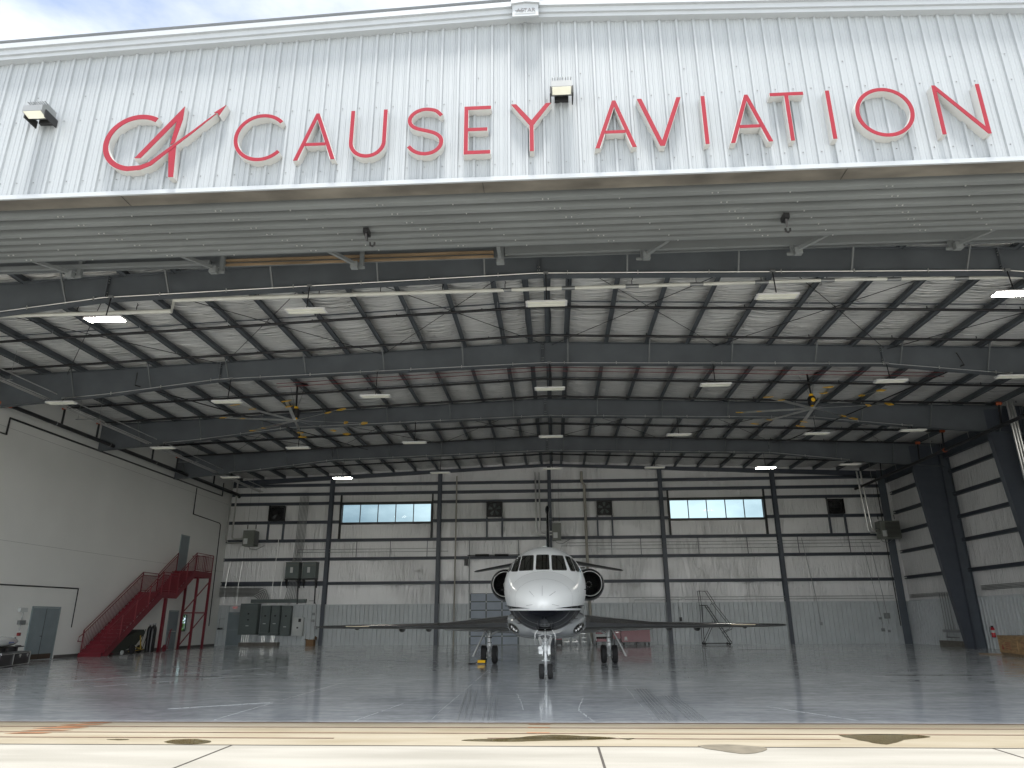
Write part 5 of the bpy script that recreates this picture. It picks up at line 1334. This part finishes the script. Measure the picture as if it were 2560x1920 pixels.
# hooks under the header
for x, nm in ((-3.38, 'black hook hanging from the door track header, left of centre'), (4.37, 'black hook hanging from the door track header, right of centre')):
    t = thing('track_hook', (x, 11.6, 8.4), nm, 'hook', 'black hooks under the header')
    MB().box(x-.05, x+.05, 11.5, 11.7, 8.5, 8.6).beam((x, 11.55, 8.5), (x+.01, 11.6, 8.36), .04, .03).build('hook_bracket', M_BLACK, t)
    MB().tube([(x+.03, 11.75, 8.42), (x+.04, 11.75, 8.36), (x+.08, 11.75, 8.34), (x+.12, 11.75, 8.37), (x+.12, 11.75, 8.42)], .018, 6).build('hook_loop', M_RUB, t)
# beam control rods hanging from the second beam to the sides
pipe('control_rod', [(-16.9, 26.5, 11.3), (-16.9, 26.5, 10.75), (-9.4, 35, 9.9)], .02, M_BLACK, 'thin black rod slanting down from the second roof beam on the left', 'rod')
pipe('control_rod', [(15.7, 26.5, 11.3), (15.9, 26.5, 10.8), (12.0, 36, 10.2)], .02, M_BLACK, 'thin black rod slanting down from the second roof beam on the right', 'rod')
# shrub seen through the small window
t = thing('green_shrub', (-26.3, 51.0, -.5), 'bright green shrub outside the small window under the stairs', 'shrub')
mb = MB()
for k in range(2200):
    a_ = random.uniform(0, 6.28); r_ = 1.5*random.random()**.5; z = .2+3.6*random.random(); p = Vector((-26.3+r_*math.cos(a_), 51.0+r_*1.9*math.sin(a_), z-.2))
    u = Vector((random.uniform(-1, 1), random.uniform(-1, 1), random.uniform(-1, 1))).normalized()*.09; v = u.orthogonal().normalized()*.05
    mb.add([p-u, p+v, p+u, p-v], [(0, 1, 2, 3)])
mb.build('foliage', M_LEAF, t); MB().tube([(-26.3, 51.0, -.5), (-26.3, 51.0, 1.6)], .06, 8).build('trunk', M_LUM, t)
#JET

# ------------------------------------------------------------------ the business jet
JX = -.30
J = thing('business_jet', (JX, 29, 0), 'white business jet with black belly parked nose out in the middle of the hangar', 'aeroplane')
SEC = [(19.50, .012, 2.012, 1.988, 2.0), (19.53, .11, 2.09, 1.91, 2.0), (19.60, .21, 2.17, 1.83, 2.0), (19.75, .35, 2.28, 1.74, 2.02), (20.0, .52, 2.42, 1.63, 2.06), (20.4, .72, 2.60, 1.52, 2.12),
       (20.9, .90, 2.78, 1.42, 2.19), (21.35, 1.02, 2.94, 1.35, 2.26), (21.6, 1.075, 3.06, 1.32, 2.30), (21.9, 1.13, 3.22, 1.29, 2.35), (22.2, 1.18, 3.38, 1.27, 2.40), (22.5, 1.22, 3.53, 1.26, 2.45), (22.9, 1.26, 3.68, 1.26, 2.50), (23.4, 1.295, 3.81, 1.26, 2.54),
       (24.0, 1.31, 3.88, 1.26, 2.57), (25, 1.315, 3.91, 1.26, 2.58), (28, 1.315, 3.91, 1.26, 2.58), (32, 1.31, 3.91, 1.28, 2.58), (34, 1.2, 3.87, 1.5, 2.6), (36, .95, 3.78, 1.95, 2.75), (38, .6, 3.6, 2.4, 2.9), (40, .25, 3.35, 2.75, 3.0), (40.5, .03, 3.1, 3.0, 3.05)]
def loft(secs, n=48, ex=2.0, cx=JX):
    mb = MB(); vs = []; fs = []
    for (y, hw, zt, zb, zc) in secs:
        for j in range(n):
            t = 2*math.pi*j/n; c, s_ = math.cos(t), math.sin(t); e = 2/ex
            x = hw*math.copysign(abs(c)**e, c); z = zc+(zt-zc if s_ > 0 else zc-zb)*math.copysign(abs(s_)**e, s_)
            vs.append((cx+x, y, z))
    for i in range(len(secs)-1):
        for j in range(n): fs.append((i*n+j, i*n+(j+1) % n, (i+1)*n+(j+1) % n, (i+1)*n+j))
    fs.append(tuple(range(n))); k = (len(secs)-1)*n; fs.append(tuple(k+j for j in range(n-1, -1, -1)))
    return mb.add(vs, fs)
# refine the sections smoothly along the length
def refine(secs, step=4):
    o = []
    for i in range(len(secs)-1):
        p0, p1, p2, p3 = secs[max(i-1, 0)], secs[i], secs[i+1], secs[min(i+2, len(secs)-1)]
        for k in range(step):
            t = k/step; h = p2[0]-p1[0]; y = p1[0]+t*h; r_ = [y]
            for q in range(1, 5):
                m1 = (p2[q]-p0[q])/max(1e-6, p2[0]-p0[0])*h; m2 = (p3[q]-p1[q])/max(1e-6, p3[0]-p1[0])*h
                r_.append((2*t**3-3*t**2+1)*p1[q]+(t**3-2*t**2+t)*m1+(-2*t**3+3*t**2)*p2[q]+(t**3-t**2)*m2)
            o.append(tuple(r_))
    return o+[secs[-1]]
fz = loft(refine(SEC), 64, 2.05)
fus = fz.build('fuselage', M_FUS, J, 60)
bvh = BVHTree.FromPolygons([Vector(v) for v in fz.v], fz.f)
def patch(polys, off, th, mt, name, parent, src=EYE, plane_y=22.0, mode='front', res=.07):
    """a pane shaped to the skin: outline measured in a frontal plane, draped onto the hull"""
    import bmesh
    for poly in polys:
        # round the corners
        P_ = []
        n = len(poly)
        for i in range(n):
            a_, b_, c_ = Vector(poly[i-1]), Vector(poly[i]), Vector(poly[(i+1) % n])
            d1 = (a_-b_); d2 = (c_-b_); r_ = min(.045, d1.length*.3, d2.length*.3)
            for k in range(5):
                t = k/4; p = b_+d1.normalized()*r_*(1-t)**2+d2.normalized()*r_*t**2; P_.append(p)
        bm = bmesh.new(); vv = [bm.verts.new((p.x, 0, p.y)) for p in P_]; bm.faces.new(vv)
        xs_ = [p.x for p in P_]; zs_ = [p.y for p in P_]
        x = min(xs_)+res
        while x < max(xs_): bmesh.ops.bisect_plane(bm, geom=bm.verts[:]+bm.edges[:]+bm.faces[:], plane_co=(x, 0, 0), plane_no=(1, 0, 0)); x += res
        z = min(zs_)+res
        while z < max(zs_): bmesh.ops.bisect_plane(bm, geom=bm.verts[:]+bm.edges[:]+bm.faces[:], plane_co=(0, 0, z), plane_no=(0, 0, 1)); z += res
        bm.verts.ensure_lookup_table(); vs = []; ok = True
        for v in bm.verts:
            if mode == 'front':
                d = Vector((v.co.x, plane_y, v.co.z))-src; hit = bvh.ray_cast(src, d.normalized())
            else:
                s0 = Vector((JX+mode*4, v.co.x, v.co.z)); hit = bvh.ray_cast(s0, Vector((-mode, 0, 0)))
            if hit[0] is None:
                if mode != 'front': ok = False; break
                q_ = src+d*(22.6/plane_y); q_ = Vector((q_.x, 22.7, q_.z)); hit = bvh.find_nearest(q_)
            nn_ = hit[1]
            if nn_.dot(hit[0]-Vector((JX, hit[0].y, 2.4))) < 0: nn_ = -nn_
            vs.append((hit[0]+nn_*off, nn_))
        if not ok: bm.free(); continue
        mb = MB(); k0 = len(vs); idx = {v: i for i, v in enumerate(bm.verts)}
        fs = [tuple(idx[v] for v in f.verts) for f in bm.faces]
        eb = [(idx[e.verts[0]], idx[e.verts[1]]) for e in bm.edges if len(e.link_faces) == 1]
        mb.add([p for p, n_ in vs]+[p-n_*th for p, n_ in vs], fs+[tuple(k0+i for i in reversed(f)) for f in fs]+[(a_, b_, k0+b_, k0+a_) for a_, b_ in eb])
        bm.free(); mb.build(name, mt, parent, 50)
def grow(poly, k):
    c = Vector((sum(p[0] for p in poly)/len(poly), sum(p[1] for p in poly)/len(poly)))
    return [tuple(Vector(p)+(Vector(p)-c).normalized()*k) for p in poly]
PANES = [
    [(-0.51, 3.449), (-0.155, 3.451), (-0.14, 3.035), (-0.54, 3.034)],
    [(-0.939, 3.424), (-0.607, 3.44), (-0.634, 3.02), (-1.047, 3.004)],
    [(-0.061, 3.439), (0.273, 3.416), (0.383, 3.009), (-0.047, 3.019)],
    [(-1.121, 3.388), (-0.992, 3.404), (-1.09, 2.993), (-1.287, 2.986)],
    [(0.341, 3.404), (0.488, 3.376), (0.643, 2.98), (0.499, 2.991)],
    [(-1.157, 3.357), (-1.196, 3.325), (-1.306, 3.01), (-1.415, 2.97)],
    [(0.517, 3.364), (0.612, 3.279), (0.821, 2.95), (0.67, 2.974)],]
patch([grow(p, .022) for p in PANES], .004, .012, M_SEAL, 'window_seal', fus)
patch(PANES, .009, .014, M_CGL, 'cockpit_window', fus)
for a_, b_ in [[(-0.362, 2.559), (-0.368, 2.27)], [(-0.744, 2.403), (-0.61, 2.253)], [(0.032, 2.388), (-0.155, 2.268)], [(-0.846, 1.995), (-0.662, 2.022)], [(-0.083, 2.024), (0.128, 1.98)]]:
    d = (Vector(b_)-Vector(a_)).normalized(); n_ = Vector((-d.y, d.x))*.0035
    patch([[tuple(Vector(a_)-n_), tuple(Vector(b_)-n_), tuple(Vector(b_)+n_), tuple(Vector(a_)+n_)]], .004, .008, M_DKTXT, 'diverter_strip', fus)
for side in (-1, 1):
    for k in range(9):
        y = 25.6+k*.95; patch([[(y-.17, 2.72), (y+.17, 2.72), (y+.17, 3.12), (y-.17, 3.12)]], .006, .012, M_CGL, 'cabin_window', fus, mode=side, res=.12)
# radome seam, wipers and access panel outlines
def ring_at(y, r_=.0035, a0=0, a1=360):
    pts = []
    for k in range(73):
        t = R(a0+(a1-a0)*k/72); d = Vector((math.cos(t), 0, math.sin(t))); s0 = Vector((JX, y, 2.35))+d*3
        h = bvh.ray_cast(s0, -d)[0]
        if h: pts.append(h)
    return MB().tube(pts, r_, 4, caps=False)
for y in (20.62, 21.30): ring_at(y).build('skin_seam', mat('skin seam', (.30, .31, .31), .5), fus)
ring_at(23.3).build('skin_seam', mat('skin seam', (.30, .31, .31), .5), fus)
mb = MB()
for sx in (-1, 1):
    a_ = bvh.ray_cast(EYE, (Vector((JX-.03+sx*.70, 22, 2.985))-EYE).normalized())[0]; b_ = bvh.ray_cast(EYE, (Vector((JX-.03+sx*.56, 22, 3.0))-EYE).normalized())[0]
    if a_ and b_: mb.tube([a_+Vector((0, -.02, .02)), b_+Vector((0, -.025, .01))], .012, 5)
mb.pieces('windshield_wiper', M_BLACK, fus)
# pitot probes and roof beacon
mb = MB()
for sx in (-1, 1):
    for z, y, l in ((1.98, 21.6, .12), (2.46, 22.4, .10), (1.50, 21.9, .10), (1.62, 22.2, .10)):
        h = bvh.ray_cast(Vector((JX+sx*4, y, z)), Vector((-sx, 0, 0)))[0]
        if h: mb.tube([h, h+Vector((sx*l*.7, -.02, 0)), h+Vector((sx*l, -.12, 0))], .010, 5)
mb.build('air_probe', M_BLACK, J)
MB().ball((JX+.0, 24.2, 3.90), .09, 12, 6, (1, 1.6, .5)).build('roof_beacon', M_PLW, J, 60)
# belly fairing
BF = [(23.9, .55, 1.45, 1.16, 1.35), (24.4, .98, 1.62, 1.06, 1.42), (25.0, 1.24, 1.80, 1.0, 1.5), (25.7, 1.36, 1.92, .965, 1.55), (26.6, 1.405, 1.98, .95, 1.55), (29, 1.41, 1.98, .95, 1.55), (31.5, 1.38, 1.95, .98, 1.55), (33, 1.2, 1.85, 1.15, 1.55), (34.2, .8, 1.8, 1.42, 1.6)]
fb = loft(refine(BF), 56, 2.7); bf = fb.build('belly_fairing', M_PLG, J, 60)
bvh2 = BVHTree.FromPolygons([Vector(v) for v in fb.v], fb.f)
M_LAMPG = mat('landing light reflector', (.45, .45, .44), .15, .9)
for sx in (-1, 1):
    c = Vector((JX+sx*1.07, 25.0, 1.33)); a_ = Vector((sx*.8, 0, .60)).normalized(); b_ = Vector((-sx*.60, 0, .8)).normalized()
    def ell(ra, rb, off, nm, mt, par):
        vs = []; n = 24; ok = True
        for k in range(n):
            p = c+a_*ra*math.cos(2*math.pi*k/n)+b_*rb*math.sin(2*math.pi*k/n); s0 = Vector((p.x, 22.8, p.z)); h = bvh2.ray_cast(s0, Vector((0, 1, 0)))
            if h[0] is None: h = (Vector((p.x, 25.6, p.z)), Vector((0, -1, 0)))
            n_ = h[1] if h[1].y < 0 else -h[1]; vs.append(h[0]+n_*off)
        cc = sum(vs, Vector((0, 0, 0)))/n; hh = bvh2.ray_cast(Vector((c.x, 22.8, c.z)), Vector((0, 1, 0)))
        vs2 = [v+Vector((0, .02, 0)) for v in vs]
        return MB().add(vs+vs2+[hh[0]+(hh[1] if hh[1].y < 0 else -hh[1])*off], [(k, (k+1) % n, 2*n) for k in range(n)]+[(k, n+k, n+(k+1) % n, (k+1) % n) for k in range(n)]).build(nm, mt, par, 40)
    lo_ = ell(.235, .115, .006, 'landing_light', M_SEAL, bf)
    ell(.20, .088, .011, 'light_cover', M_CGL, lo_)
    mb = MB()
    for u, r_ in ((-.10, .055), (0, .065), (.10, .055)):
        p = c+a_*u; h = bvh2.ray_cast(Vector((p.x, 22.8, p.z)), Vector((0, 1, 0)))[0]; mb.lathe([(.001, -.018), (r_*.6, -.022), (r_, -.03)], h, 'y', 12)
    mb.build('light_reflector', M_LAMPG, lo_, 40)
# wings
def airfoil(n=14):
    up_, lo2 = [], []
    for i in range(n+1):
        t = (1-math.cos(math.pi*i/n))/2; yt = 5*.5*(.2969*math.sqrt(t)-.126*t-.3516*t*t+.2843*t**3-.1036*t**4)*2
        up_.append((t, yt*.5*1.05)); lo2.append((t, -yt*.5*.95))
    return [(a_, b_*2) for a_, b_ in up_], [(a_, b_*2) for a_, b_ in lo2]
def wing_part(mb, st, sx, t0, t1, n=14, cap=True):
    """stations (offset, y leading edge, chord, z at leading edge, thickness, trailing drop)"""
    U, Lw = airfoil(n); rings = []
    for (o_, yl, ch, zl, th, tw) in st:
        ring = [(t, z) for t, z in U if t0-1e-6 <= t <= t1+1e-6]+[(t, z) for t, z in reversed(Lw) if t0-1e-6 <= t <= t1+1e-6]
        rings.append([(JX+sx*o_, yl+t*ch, zl+z*th-tw*t) for t, z in ring])
    k = len(rings[0]); vs = [p for r_ in rings for p in r_]; fs = []
    for i in range(len(rings)-1):
        for j in range(k): fs.append((i*k+j, i*k+(j+1) % k, (i+1)*k+(j+1) % k, (i+1)*k+j))
    fs.append(tuple(range(k))); fs.append(tuple((len(rings)-1)*k+j for j in range(k-1, -1, -1)))
    return mb.add(vs, fs)
WS = [(1.25, 25.75, 5.0, 1.50, .58, .12), (1.6, 26.0, 4.7, 1.495, .52, .12), (2.7, 26.8, 3.9, 1.455, .38, .10), (3.85, 27.6, 3.1, 1.405, .24, .08), (6.2, 29.05, 2.4, 1.375, .19, .06), (9.4, 30.95, 1.45, 1.345, .13, .04), (9.72, 31.2, 1.2, 1.34, .09, .03), (9.86, 31.5, .8, 1.335, .05, .02)]
for sx in (-1, 1):
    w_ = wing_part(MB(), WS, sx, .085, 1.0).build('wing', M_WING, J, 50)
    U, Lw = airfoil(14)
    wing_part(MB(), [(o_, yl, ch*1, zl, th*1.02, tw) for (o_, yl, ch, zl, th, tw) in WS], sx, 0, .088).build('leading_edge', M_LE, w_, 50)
    for o_ in (4.9, 6.1, 8.2):
        r_ = .13 if o_ < 8 else .08
        i_ = next(i for i in range(len(WS)-1) if WS[i][0] <= o_ <= WS[i+1][0]); f_ = (o_-WS[i_][0])/(WS[i_+1][0]-WS[i_][0])
        yl = WS[i_][1]+f_*(WS[i_+1][1]-WS[i_][1]); ch = WS[i_][2]+f_*(WS[i_+1][2]-WS[i_][2]); zl = WS[i_][3]+f_*(WS[i_+1][3]-WS[i_][3])
        MB().ball((JX+sx*o_, yl+ch*.85, zl-r_*1.0), r_, 12, 8, (.8, 4, 1)).build('flap_track_fairing', M_WING, w_, 60)
    MB().box(*sorted((JX+sx*6.9, JX+sx*8.1)), 29.62+.0, 29.64, 1.36, 1.385).build('edge_light', mat('pale amber strip', (.6, .52, .35), .3), w_)
    # flap below the inner trailing edge
    MB().add([(JX+sx*1.3, 29.6, 1.26), (JX+sx*4.2, 30.0, 1.28), (JX+sx*4.2, 30.7, 1.20), (JX+sx*1.3, 30.75, 1.08), (JX+sx*1.3, 29.6, 1.20), (JX+sx*4.2, 30.0, 1.24), (JX+sx*4.2, 30.7, 1.19), (JX+sx*1.3, 30.75, 1.06)], [(0, 1, 2, 3), (7, 6, 5, 4), (0, 4, 5, 1), (1, 5, 6, 2), (2, 6, 7, 3), (3, 7, 4, 0)]).build('flap', M_PLG, w_)
# engines
for sx in (-1, 1):
    ec = (JX+sx*1.79, 0, 3.03)
    e_ = MB().lathe([(.519, 31.03), (.55, 31.08), (.60, 31.22), (.645, 31.55), (.675, 32.2), (.66, 33.4), (.60, 34.6), (.46, 35.9), (.44, 35.9), (.5, 34.5)], ec, 'y', 40).build('engine_nacelle', M_NAVY, J, 50)
    MB().lathe([(.519, 31.031), (.513, 31.005), (.502, 31.0), (.492, 31.012), (.487, 31.035)], ec, 'y', 48).build('intake_lip', M_GLEAM, e_, 60)
    MB().lathe([(.487, 31.035), (.470, 31.15), (.455, 31.5), (.46, 32.0), (.001, 32.02)], ec, 'y', 36).build('intake_duct', M_DARKIN, e_, 60)
    mb = MB()
    for k in range(24):
        a_ = 2*math.pi*k/24; d = Vector((math.cos(a_), 0, math.sin(a_))); n_ = Vector((-d.z, 0, d.x)); c0 = Vector((ec[0], 31.9, ec[2]))
        mb.add([c0+d*.12-n_*.012, c0+d*.12+n_*.012+Vector((0, .05, 0)), c0+d*.45+n_*.05+Vector((0, .08, 0)), c0+d*.45-n_*.03], [(0, 1, 2, 3)])
    mb.build('fan_blade', mat('shaded fan blade', (.02, .02, .021), .45, .5), e_)
    MB().lathe([(.001, 31.62), (.05, 31.66), (.10, 31.78), (.135, 31.93)], ec, 'y', 20).build('spinner', M_BLACK, e_, 60)
    mb = MB()
    for k in range(9):
        a_ = 2*math.pi*k/9; mb.ball((ec[0]+.115*math.cos(a_), 31.80, ec[2]+.115*math.sin(a_)), .013, 6, 4)
    mb.build('spinner_bolt', M_GLEAM, e_)
    MB().add([(JX+sx*1.0, 31.8, 2.9), (JX+sx*1.3, 31.9, 2.95), (JX+sx*1.3, 35.2, 3.0), (JX+sx*.8, 35.2, 2.95), (JX+sx*1.0, 31.8, 3.08), (JX+sx*1.3, 31.9, 3.1), (JX+sx*1.3, 35.2, 3.15), (JX+sx*.8, 35.2, 3.15)], [(0, 3, 2, 1), (4, 5, 6, 7), (0, 1, 5, 4), (1, 2, 6, 5), (2, 3, 7, 6), (3, 0, 4, 7)]).build('pylon', M_PLW, J)
# fin and tailplane
def fin_sec(z, y0, ch, th):
    U, Lw = airfoil(12); return [(JX+.03+v*th, y0+t*ch, z) for t, v in U]+[(JX+.03+v*th, y0+t*ch, z) for t, v in reversed(Lw[1:-1])]
F = [fin_sec(3.6, 34.5, 4.4, .27), fin_sec(5.0, 35.6, 3.4, .21), fin_sec(6.8, 36.8, 2.3, .14), fin_sec(7.15, 37.1, 2.0, .10)]
k = len(F[0]); vs = [p for r_ in F for p in r_]
fn = MB().add(vs, [(i*k+j, i*k+(j+1) % k, (i+1)*k+(j+1) % k, (i+1)*k+j) for i in range(3) for j in range(k)]+[tuple(range(3*k, 4*k))]).build('tail_fin', M_NAVY, J, 50)
MB().ball((JX+.03, 37.2, 7.02), .15, 16, 12, (.82, 4.5, 1.45)).build('fin_fairing', M_NAVY, fn, 60)
MB().tube([(JX-.26, 36.9, 6.52), (JX+.32, 36.9, 6.52)], .016, 6).build('tail_antenna', M_EMTD, fn)
HT = [(.05, 35.8, 2.3, 4.50, .26, .02), (1.5, 36.6, 1.75, 4.32, .17, .02), (3.75, 37.85, .95, 4.02, .08, .02), (3.88, 38.1, .5, 4.0, .03, .0)]
for sx in (-1, 1):
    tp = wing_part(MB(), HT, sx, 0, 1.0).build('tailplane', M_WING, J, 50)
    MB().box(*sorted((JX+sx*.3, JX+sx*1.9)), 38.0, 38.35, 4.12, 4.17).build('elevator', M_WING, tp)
# landing gear
def tyre(mb, x, y, z, r_, w, n=32):
    pr = [(r_*.55, -w*.42), (r_*.80, -w*.5), (r_*.93, -w*.44), (r_*.985, -w*.30)]
    for g_ in (-.2, -.07, .07, .2):
        pr += [(r_, g_*w-.06*w), (r_, g_*w-.014*w), (r_*.975, g_*w-.008*w), (r_*.975, g_*w+.008*w), (r_, g_*w+.014*w)]
    pr += [(r_*.985, w*.30), (r_*.93, w*.44), (r_*.80, w*.5), (r_*.55, w*.42)]
    return mb.lathe(pr, (x, y, z), 'x', n, closed=True)
for sx in (-1, 1):
    gx = JX+.035+sx*2.32; gy = 29.35
    g_ = MB().lathe([(.001, .60), (.085, .60), (.085, .78), (.075, .79), (.075, 1.02), (.095, 1.03), (.10, 1.16), (.08, 1.2), (.08, 1.42)], (gx, gy, 0), 'z', 16).lathe([(.052, .25), (.052, .6)], (gx, gy, 0), 'z', 14).tube([(gx-.25, gy, .33), (gx+.25, gy, .33)], .045, 10).build('main_gear_leg', M_SILV, J, 40)
    for s2 in (-1, 1):
        wx = gx+s2*.21
        wh = tyre(MB(), wx, gy, .33, .33, .215).build('wheel', M_RUB, g_, 35)
        MB().lathe([(.001, -.06), (.17, -.075), (.183, -.085), (.183, .085), (.17, .075), (.001, .06)], (wx, gy, .33), 'x', 20).build('rim', M_SILV, wh, 40)
        MB().lathe([(.16, -.04), (.16, .04), (.05, .05), (.05, -.05)], (gx+s2*.1, gy, .33), 'x', 12, closed=True).build('brake', M_EMTD, g_)
    MB().tube([(gx, gy-.1, .62), (gx, gy-.22, .48), (gx, gy-.06, .34)], .03, 6).tube([(gx-.05, gy-.08, .35), (gx-.07, gy-.09, .75), (gx-.03, gy-.1, 1.1)], .009, 5).tube([(gx+.06, gy-.08, .35), (gx+.05, gy-.09, .8)], .009, 5).ball((gx-.1, gy-.1, .22), .03).ball((gx+.1, gy-.1, .22), .03).build('torque_link', M_SILV, g_, 40)
    MB().lathe([(.103, 1.0), (.103, 1.035), (.09, 1.035), (.09, 1.0)], (gx, gy, -.08), 'z', 16, closed=True).lathe([(.088, .74), (.088, .77), (.07, .77), (.07, .74)], (gx, gy, 0), 'z', 16, closed=True).build('gear_collar', M_BLACK, g_)
    MB().tube([(gx-sx*.03, gy-.02, 1.02), (gx-sx*.46, gy-.1, 1.27)], .028, 6).tube([(gx-sx*.03, gy+.1, 1.0), (gx-sx*.5, gy+.1, 1.24)], .02, 6).build('side_brace', M_SILV, g_, 40)
    mb = MB()
    mb.prism([(gx+sx*.11, 1.24), (gx+sx*.155, 1.22), (gx+sx*.64, .27), (gx+sx*.60, .25), (gx+sx*.30, .86)], gy-.30, gy+.12, 'xz')
    mb.prism([(gx+sx*.13, 1.22), (gx+sx*.22, 1.31), (gx+sx*.38, 1.39), (gx+sx*.37, 1.41), (gx+sx*.20, 1.34), (gx+sx*.10, 1.25)], gy-.35, gy-.05, 'xz')
    mb.prism([(gx-sx*.05, 1.23), (gx-sx*.22, 1.33), (gx-sx*.21, 1.36), (gx-sx*.03, 1.26)], gy-.35, gy-.1, 'xz')
    mb.build('gear_door', mat('gear door grey', (.46, .47, .47), .35, 0, .05), g_)
nx, ny = JX+.005, 21.65
g_ = MB().lathe([(.001, .12), (.038, .12), (.038, .46), (.052, .48), (.052, .54), (.042, .56), (.042, .74), (.07, .75), (.07, .88), (.055, .89), (.055, 1.1)], (nx, ny, 0), 'z', 14).tube([(nx-.2, ny, .20), (nx+.2, ny, .20)], .03, 8).tube([(nx-.11, ny, .49), (nx+.11, ny, .49)], .02, 6).build('nose_gear_leg', M_SILV, J, 40)
for s2 in (-1, 1):
    wx = nx+s2*.122
    wh = tyre(MB(), wx, ny, .205, .205, .15, 28).build('wheel', M_RUB, g_, 35)
    MB().lathe([(.001, -.05), (.105, -.06), (.113, -.06), (.113, .06), (.105, .06), (.001, .05)], (wx, ny, .205), 'x', 18).build('rim', M_SILV, wh, 40)
    MB().prism([(nx+s2*.055, .72), (nx+s2*.11, .80), (nx+s2*.20, 1.08), (nx+s2*.19, 1.14), (nx+s2*.13, 1.1), (nx+s2*.07, .84)], ny+.02, ny+.05, 'xz').build('gear_fork_plate', M_PLG, g_)
    MB().tube([(nx+s2*.16, ny-.08, 1.14), (nx+s2*.05, ny-.08, .93), (nx+s2*.03, ny-.08, 1.10)], .014, 6).tube([(nx+s2*.19, ny-.1, 1.16), (nx+s2*.03, ny-.1, 1.2)], .016, 6).ball((nx+s2*.09, ny-.08, .88), .035).ball((nx+s2*.085, ny-.1, 1.23), .045).tube([(nx+s2*.07, ny-.05, .8), (nx+s2*.09, ny-.05, .62)], .014, 6).build('drag_brace', M_SILV, g_, 40)
    MB().prism([(nx+s2*.20, 1.30), (nx+s2*.27, 1.20), (nx+s2*.285, 1.05), (nx+s2*.26, .92), (nx+s2*.30, 1.06), (nx+s2*.295, 1.22), (nx+s2*.215, 1.33)], ny-.42, ny+.25, 'xz').build('gear_door', M_PLG, g_)
MB().prism([(nx-.20, .80), (nx-.08, .80), (nx-.08, .67), (nx-.19, .67)], ny-.1, ny-.02, 'xz').lathe([(.001, -.05), (.05, -.045), (.058, -.06), (.058, 0), (.001, .0)], (nx-.15, ny-.1, .82), 'y', 16).build('taxi_light', M_SILV, g_, 40)
MB().box(nx+.06, nx+.14, ny-.08, ny, .66, .9).tube([(nx, ny-.09, 1.1), (nx, ny-.1, 1.36)], .02, 6).ball((nx, ny-.09, .98), .05).build('steering_unit', M_SILV, g_, 40)
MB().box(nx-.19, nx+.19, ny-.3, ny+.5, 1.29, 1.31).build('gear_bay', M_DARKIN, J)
# wheel chock
t = thing('wheel_chock', (-2.82, 28.86, 0), 'yellow and black wheel chock with a rope in front of the left main wheel', 'wheel chock')
MB().prism([(28.80, .05), (29.02, .05), (28.98, .14), (28.86, .14)], -2.99, -2.70, 'yz').build('chock_block', M_YEL, t); MB().box(-2.99, -2.70, 28.8, 29.03, 0, .048).build('chock_base', M_BLACK, t)
MB().tube([(-2.99, 28.9, .08), (-3.1, 28.85, .02), (-3.25, 28.95, .015), (-3.32, 28.8, .015), (-3.2, 28.75, .015), (-3.08, 28.9, .015)], .012, 5).build('rope', M_BLKPL, t)

dup = {k: v for k, v in LABELS.items() if len(v) > 1}
if dup: print('DUPLICATE LABELS', dup)
